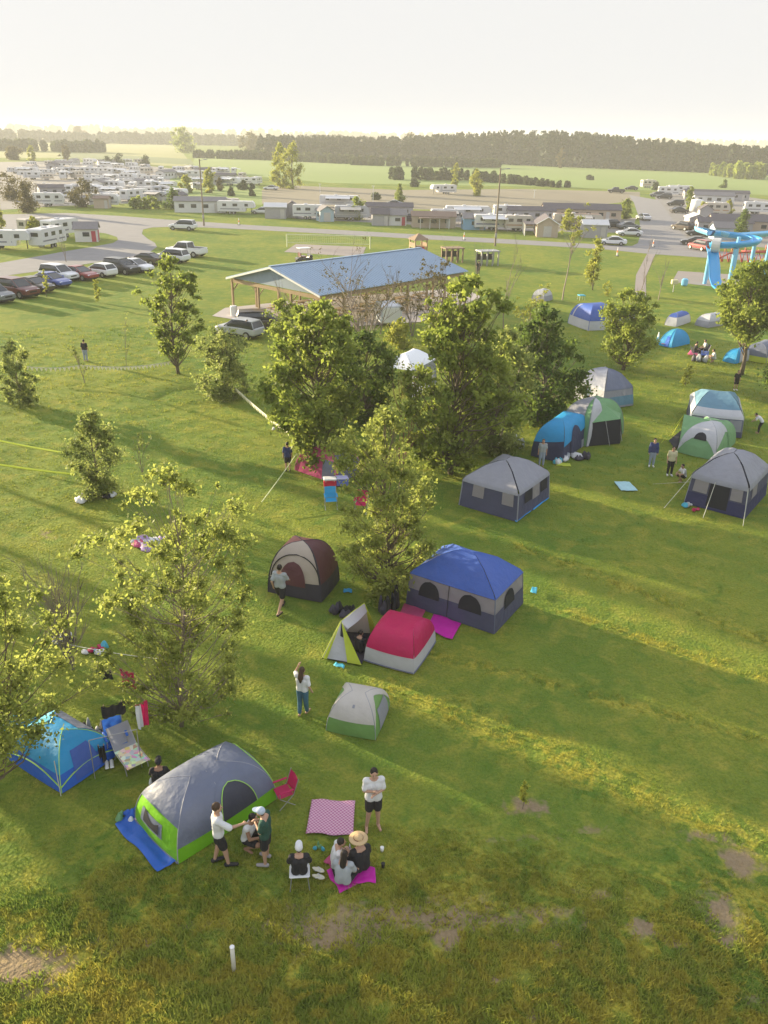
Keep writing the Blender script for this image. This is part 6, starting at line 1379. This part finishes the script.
# flip flops
for i, (px, py) in enumerate([(318, 871), (318, 878)]):
    g = G(px, py); r = empty('flip_flop', g, -.35 + i * .1, ['upper pale flip flop right of the seated person with the white cap', 'lower pale flip flop right of the seated person with the white cap'][i], 'shoe', 'pair of pale flip flops')
    MB().prism([(.16 * math.cos(a) * (1 if math.cos(a) > 0 else .9), .06 * math.sin(a) * (1.1 if math.cos(a) > 0 else .8), .035) for a in [2 * PI * k / 16 for k in range(16)]], (0, 0, .025)).build('sole', mat('cream_rubber', (.6, .58, .46), .7), r)
    MB().tube([(.08, 0, .06), (.0, .055, .075), (-.04, .06, .05)], .008, 5).tube([(.08, 0, .06), (.0, -.055, .075), (-.04, -.06, .05)], .008, 5).build('strap', C_WHITE, r)
for i, (px, py) in enumerate([(107, 766), (112, 765)]):
    g = G(px, py); r = empty('sports_shoe', g, -1.2, ['left pale shoe in front of the left blue tent', 'right pale shoe in front of the left blue tent'][i], 'shoe', 'pair of pale shoes by the left blue tent')
    m = MB(); capsule(m, (-.09, 0, .06), (.10, 0, .045), .05, .042); m.build('upper', C_WHITE, r, True); MB().box((0, 0, .03), (.3, .1, .03), bev=.01).build('sole', WHITE, r)
for (px, py, lb, m) in [(382, 852, 'white cup lying on the grass right of the straw hat', WHITE), (383, 868, 'dark bottle on the grass right of the seated group', BLACK)]:
    g = G(px, py); r = empty('cup' if m is WHITE else 'bottle', g, 0, lb, 'cup' if m is WHITE else 'bottle'); MB().cyl((0, 0, .03), (0, 0, .14), .035, 12, .045).build('vessel', m, r, True); MB().cyl((0, 0, .14), (0, 0, .155), .046, 12).build('rim', m, r)
# clothes hanging from the line and the tree
def hang(px, py, ztop, w, h, ang, m, label, m2=None):
    g = G(px, py) + Vector((0, 0, ztop)); r = empty('hanging_cloth', g, ang, label, 'clothes'); rd = random.Random(px)
    p = rd.uniform(0, 6)
    def fn(u, v): return Vector((-w / 2 + w * u, .04 * math.sin(u * 9 + p) * v + .03 * math.sin(u * 17 + v * 3), -h * v - .05 * math.sin(PI * u)))
    if m2:
        MB().grid(lambda u, v: fn(u * .5, v), 8, 8).build('left_half', m2, r, True); MB().grid(lambda u, v: fn(.5 + u * .5, v), 8, 8).build('right_half', m, r, True)
    else: 
        MB().grid(fn, 12, 10).build('fabric', m, r, True)
    MB().tube([fn(0, 0) + Vector((0, 0, .01)), fn(.5, 0) + Vector((0, 0, .01)), fn(1, 0) + Vector((0, 0, .01))], .008, 5).build('hem', m, r)
    for u in (.12, .88): MB().box(fn(u, 0) + Vector((0, 0, .02)), (.02, .02, .07)).build('peg', WOOD, r)
hang(108, 700, HT(108, 700, 669), .62, .30, -.35, C_BLACK, 'black cloth hanging left of the red shirt'); hang(132, 708, HT(132, 708, 671), .52, .55, -.35, F_RED, 'red shirt hanging under the airy light green tree')
hang(120, 752, HT(120, 752, 704), .62, .36, .5, C_BLACK, 'black shirt hanging beside the left blue tent'); hang(147, 750, HT(147, 750, 703), .36, .75, .9, F_RED, 'red and white cloth hanging beside the airy tree', C_WHITE); hang(104, 765, .65, .18, .5, .3, C_BLACK, 'black trousers hanging in front of the blue camp chair')
r = empty('drying_rack', G(118, 768), .4, 'folding rack carrying the black shirts beside the left blue tent', 'rack')
for x in (-.6, .6): MB().tube([(x, -.2, 0), (x, 0, 1.12)], .012, 5).build('leg', STEEL, r); MB().tube([(x, .2, 0), (x, 0, 1.12)], .012, 5).build('leg', STEEL, r)
MB().tube([(-.6, 0, 1.12), (.6, 0, 1.12)], .012, 5).build('rail', STEEL, r)
# wash tub shaped blue thing hanging in the tree above the far tents
g = G(581, 300); r = empty('camp_stool', g, .2, 'small pale blue stool on the grass behind the blue dome with white skirt', 'stool'); MB().box((0, 0, .5), (.7, .7, .08), bev=.02).build('seat', F_CYAN, r)
for x in (-.3, .3):
    for y in (-.3, .3): MB().tube([(x, y, 0), (x * .9, y * .9, .48)], .02, 5).build('leg', STEEL, r)
g = G(673, 292); r = empty('litter_bin', g, 0, 'small white topped bin below the slide landing', 'bin'); MB().cyl((0, 0, 0), (0, 0, .9), .05, 8).build('post', STEEL, r); MB().box((0, 0, 1.1), (.7, .5, .5), bev=.05).build('bin_body', C_YEL, r)

bundle(40, 748, 30, [F_CYAN, C_WHITE, F_GREY], 'grey and cyan towels heaped on the blue dome side at the left edge', 31, 6, hgt=.3)
bundle(112, 745, 22, [C_BLACK, C_WHITE, C_GREY], 'black and white clothes below the black shirt', 32, 6, hgt=.2)
bundle(128, 762, 12, [F_RED, C_WHITE, F_YG], 'small colourful things at the foot of the lounger', 33, 4)
# ------------------------------------------------------------------ grass tufts (nobody could count them)
def grass(name, n, dmin, dmax, size, blades, label, seed, thr=None, lim=.86):
    rs = np.random.RandomState(seed)
    u = rs.uniform(0, 1, n); D = dmin * (dmax / dmin) ** u; A = rs.uniform(-.74, .74, n)
    X = D * np.sin(A); Y = D * np.cos(A)
    keep = np.ones(n, bool)
    for (cx, cy, ax, ay, hx, hy) in FOOT:
        dx, dy = X - cx, Y - cy; keep &= ~((np.abs(dx * ax + dy * ay) < hx) & (np.abs(-dx * ay + dy * ax) < hy))
    so = soil_np(X, Y); keep &= so < rs.uniform(.2, .8, n)
    dr = dry_sunstreak_np(X, Y)
    pat = np.sin(X * 2.1 + Y) * np.sin(Y * 2.6 - X * .7) + .6 * np.sin(X * 5.3 + 1) * np.sin(Y * 4.7)
    keep &= (rs.uniform(-1.4, 1.0, n) < pat + .25)
    X, Y, D, dr = X[keep], Y[keep], D[keep], dr[keep]; n = len(X)
    sc_ = size * rs.uniform(.5, 1.3, n) * (1 + 1.5 * dr) * np.clip(D / 22, .8, 3.2)
    Z = ripple(X, Y) - .005
    VV = []; 
    for b in range(blades):
        a = rs.uniform(0, 2 * PI, n); ln = rs.uniform(.25, .95, n) * sc_; w = .16 * sc_
        bx = X + rs.normal(0, .35, n) * sc_; by = Y + rs.normal(0, .35, n) * sc_
        ca, sa = np.cos(a), np.sin(a)
        p1 = np.stack([bx - sa * w, by + ca * w, Z], -1); p2 = np.stack([bx + sa * w, by - ca * w, Z], -1); p3 = np.stack([bx + ca * ln, by + sa * ln, Z + sc_ * rs.uniform(.5, 1.1, n)], -1)
        VV.append(np.stack([p1, p2, p3], 1))
    V = np.stack(VV, 1).reshape(-1, 3); F = np.arange(len(V)).reshape(-1, 3)
    var = np.repeat(rs.uniform(0, 1, n), 3 * blades)
    me = np_mesh(name, V, F, var); at = me.attributes.new('dry_sunstreak', 'FLOAT', 'POINT'); at.data.foreach_set('value', np.repeat(dr, 3 * blades).astype(np.float32))
    o = link_mesh(name, me, GT); tag(o, label, 'grass', kind='stuff')
GT = ground_material('grass_blades', True)
grass('grass', 180000, 8, 75, .05, 3, 'short mown grass of the camping meadow', 1)
grass('rough_grass', 75000, 8, 15, .06, 4, 'taller rough weeds along the bottom of the meadow', 2)
# ------------------------------------------------------------------ camera
cam = bpy.data.cameras.new('camera'); co = bpy.data.objects.new('camera', cam); COL.objects.link(co)
cam.sensor_fit = 'VERTICAL'; cam.sensor_height = 24; cam.lens = 24 * FPX / 1024; cam.clip_end = 20000; cam.clip_start = .1
Mx = Matrix((( _r.x, _u.x, -_f.x, 0), (_r.y, _u.y, -_f.y, 0), (_r.z, _u.z, -_f.z, CAMH), (0, 0, 0, 1))); co.matrix_world = Mx; sc.camera = co
# ------------------------------------------------------------------ light
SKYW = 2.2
EL = math.radians(9); AZ = math.radians(147)
sd = Vector((math.cos(AZ) * math.cos(EL), math.sin(AZ) * math.cos(EL), math.sin(EL)))
sun = bpy.data.lights.new('sun', 'SUN'); sun.energy = 4.7; sun.angle = math.radians(.6); sun.color = (1, .83, .54)
so = bpy.data.objects.new('sun', sun); COL.objects.link(so); so.rotation_euler = (-sd).to_track_quat('-Z', 'Y').to_euler()
w = bpy.data.worlds.new('World'); sc.world = w; w.use_nodes = True; nt = w.node_tree; bg = nt.nodes['Background']
sk = _n(nt, 'ShaderNodeTexSky', sky_type='NISHITA'); sk.sun_disc = False; sk.sun_elevation = EL; sk.sun_rotation = math.atan2(sd.x, sd.y); sk.dust_density = 4.0; sk.air_density = 1.0; sk.ozone_density = 1.0
hs = _n(nt, 'ShaderNodeHueSaturation'); hs.inputs['Saturation'].default_value = .45; nt.links.new(sk.outputs[0], hs.inputs['Color']); tc = _n(nt, 'ShaderNodeTexCoord'); sx = _n(nt, 'ShaderNodeSeparateXYZ'); nt.links.new(tc.outputs['Generated'], sx.inputs[0])
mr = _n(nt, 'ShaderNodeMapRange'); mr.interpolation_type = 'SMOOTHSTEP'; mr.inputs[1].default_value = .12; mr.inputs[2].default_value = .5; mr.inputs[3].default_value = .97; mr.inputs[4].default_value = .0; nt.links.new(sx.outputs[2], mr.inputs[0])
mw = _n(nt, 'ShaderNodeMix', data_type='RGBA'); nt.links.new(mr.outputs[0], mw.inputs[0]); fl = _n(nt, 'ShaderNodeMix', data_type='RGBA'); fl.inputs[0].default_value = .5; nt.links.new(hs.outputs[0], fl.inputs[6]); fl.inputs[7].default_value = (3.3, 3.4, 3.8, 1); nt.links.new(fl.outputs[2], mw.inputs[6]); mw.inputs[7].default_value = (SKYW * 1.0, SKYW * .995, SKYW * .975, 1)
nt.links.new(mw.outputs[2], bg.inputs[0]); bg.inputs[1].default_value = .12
# ------------------------------------------------------------------ haze
hz = bpy.data.materials.new('haze_air'); hz.use_nodes = True; nt = hz.node_tree
for n_ in list(nt.nodes):
    if n_.type == 'BSDF_PRINCIPLED': nt.nodes.remove(n_)
pv = _n(nt, 'ShaderNodeVolumePrincipled'); pv.inputs['Color'].default_value = (.95, .95, .93, 1); pv.inputs['Density'].default_value = .0004; pv.inputs['Anisotropy'].default_value = 0.0
nt.links.new(pv.outputs[0], nt.nodes['Material Output'].inputs['Volume'])
o = MB().box((0, 2350, 11.0), (8200, 5400, 25)).build('haze', hz); tag(o, kind='stuff')
# ------------------------------------------------------------------ render settings
cy = sc.cycles; sc.render.engine = 'CYCLES'; cy.use_denoising = True; cy.max_bounces = 6; cy.diffuse_bounces = 3; cy.glossy_bounces = 2; cy.transmission_bounces = 3; cy.volume_bounces = 1; cy.transparent_max_bounces = 6; cy.caustics_reflective = False; cy.caustics_refractive = False
vs = sc.view_settings; vs.view_transform = 'Standard'; vs.look = 'None'; vs.exposure = 1.75; vs.gamma = 1.0; vs.use_curve_mapping = False
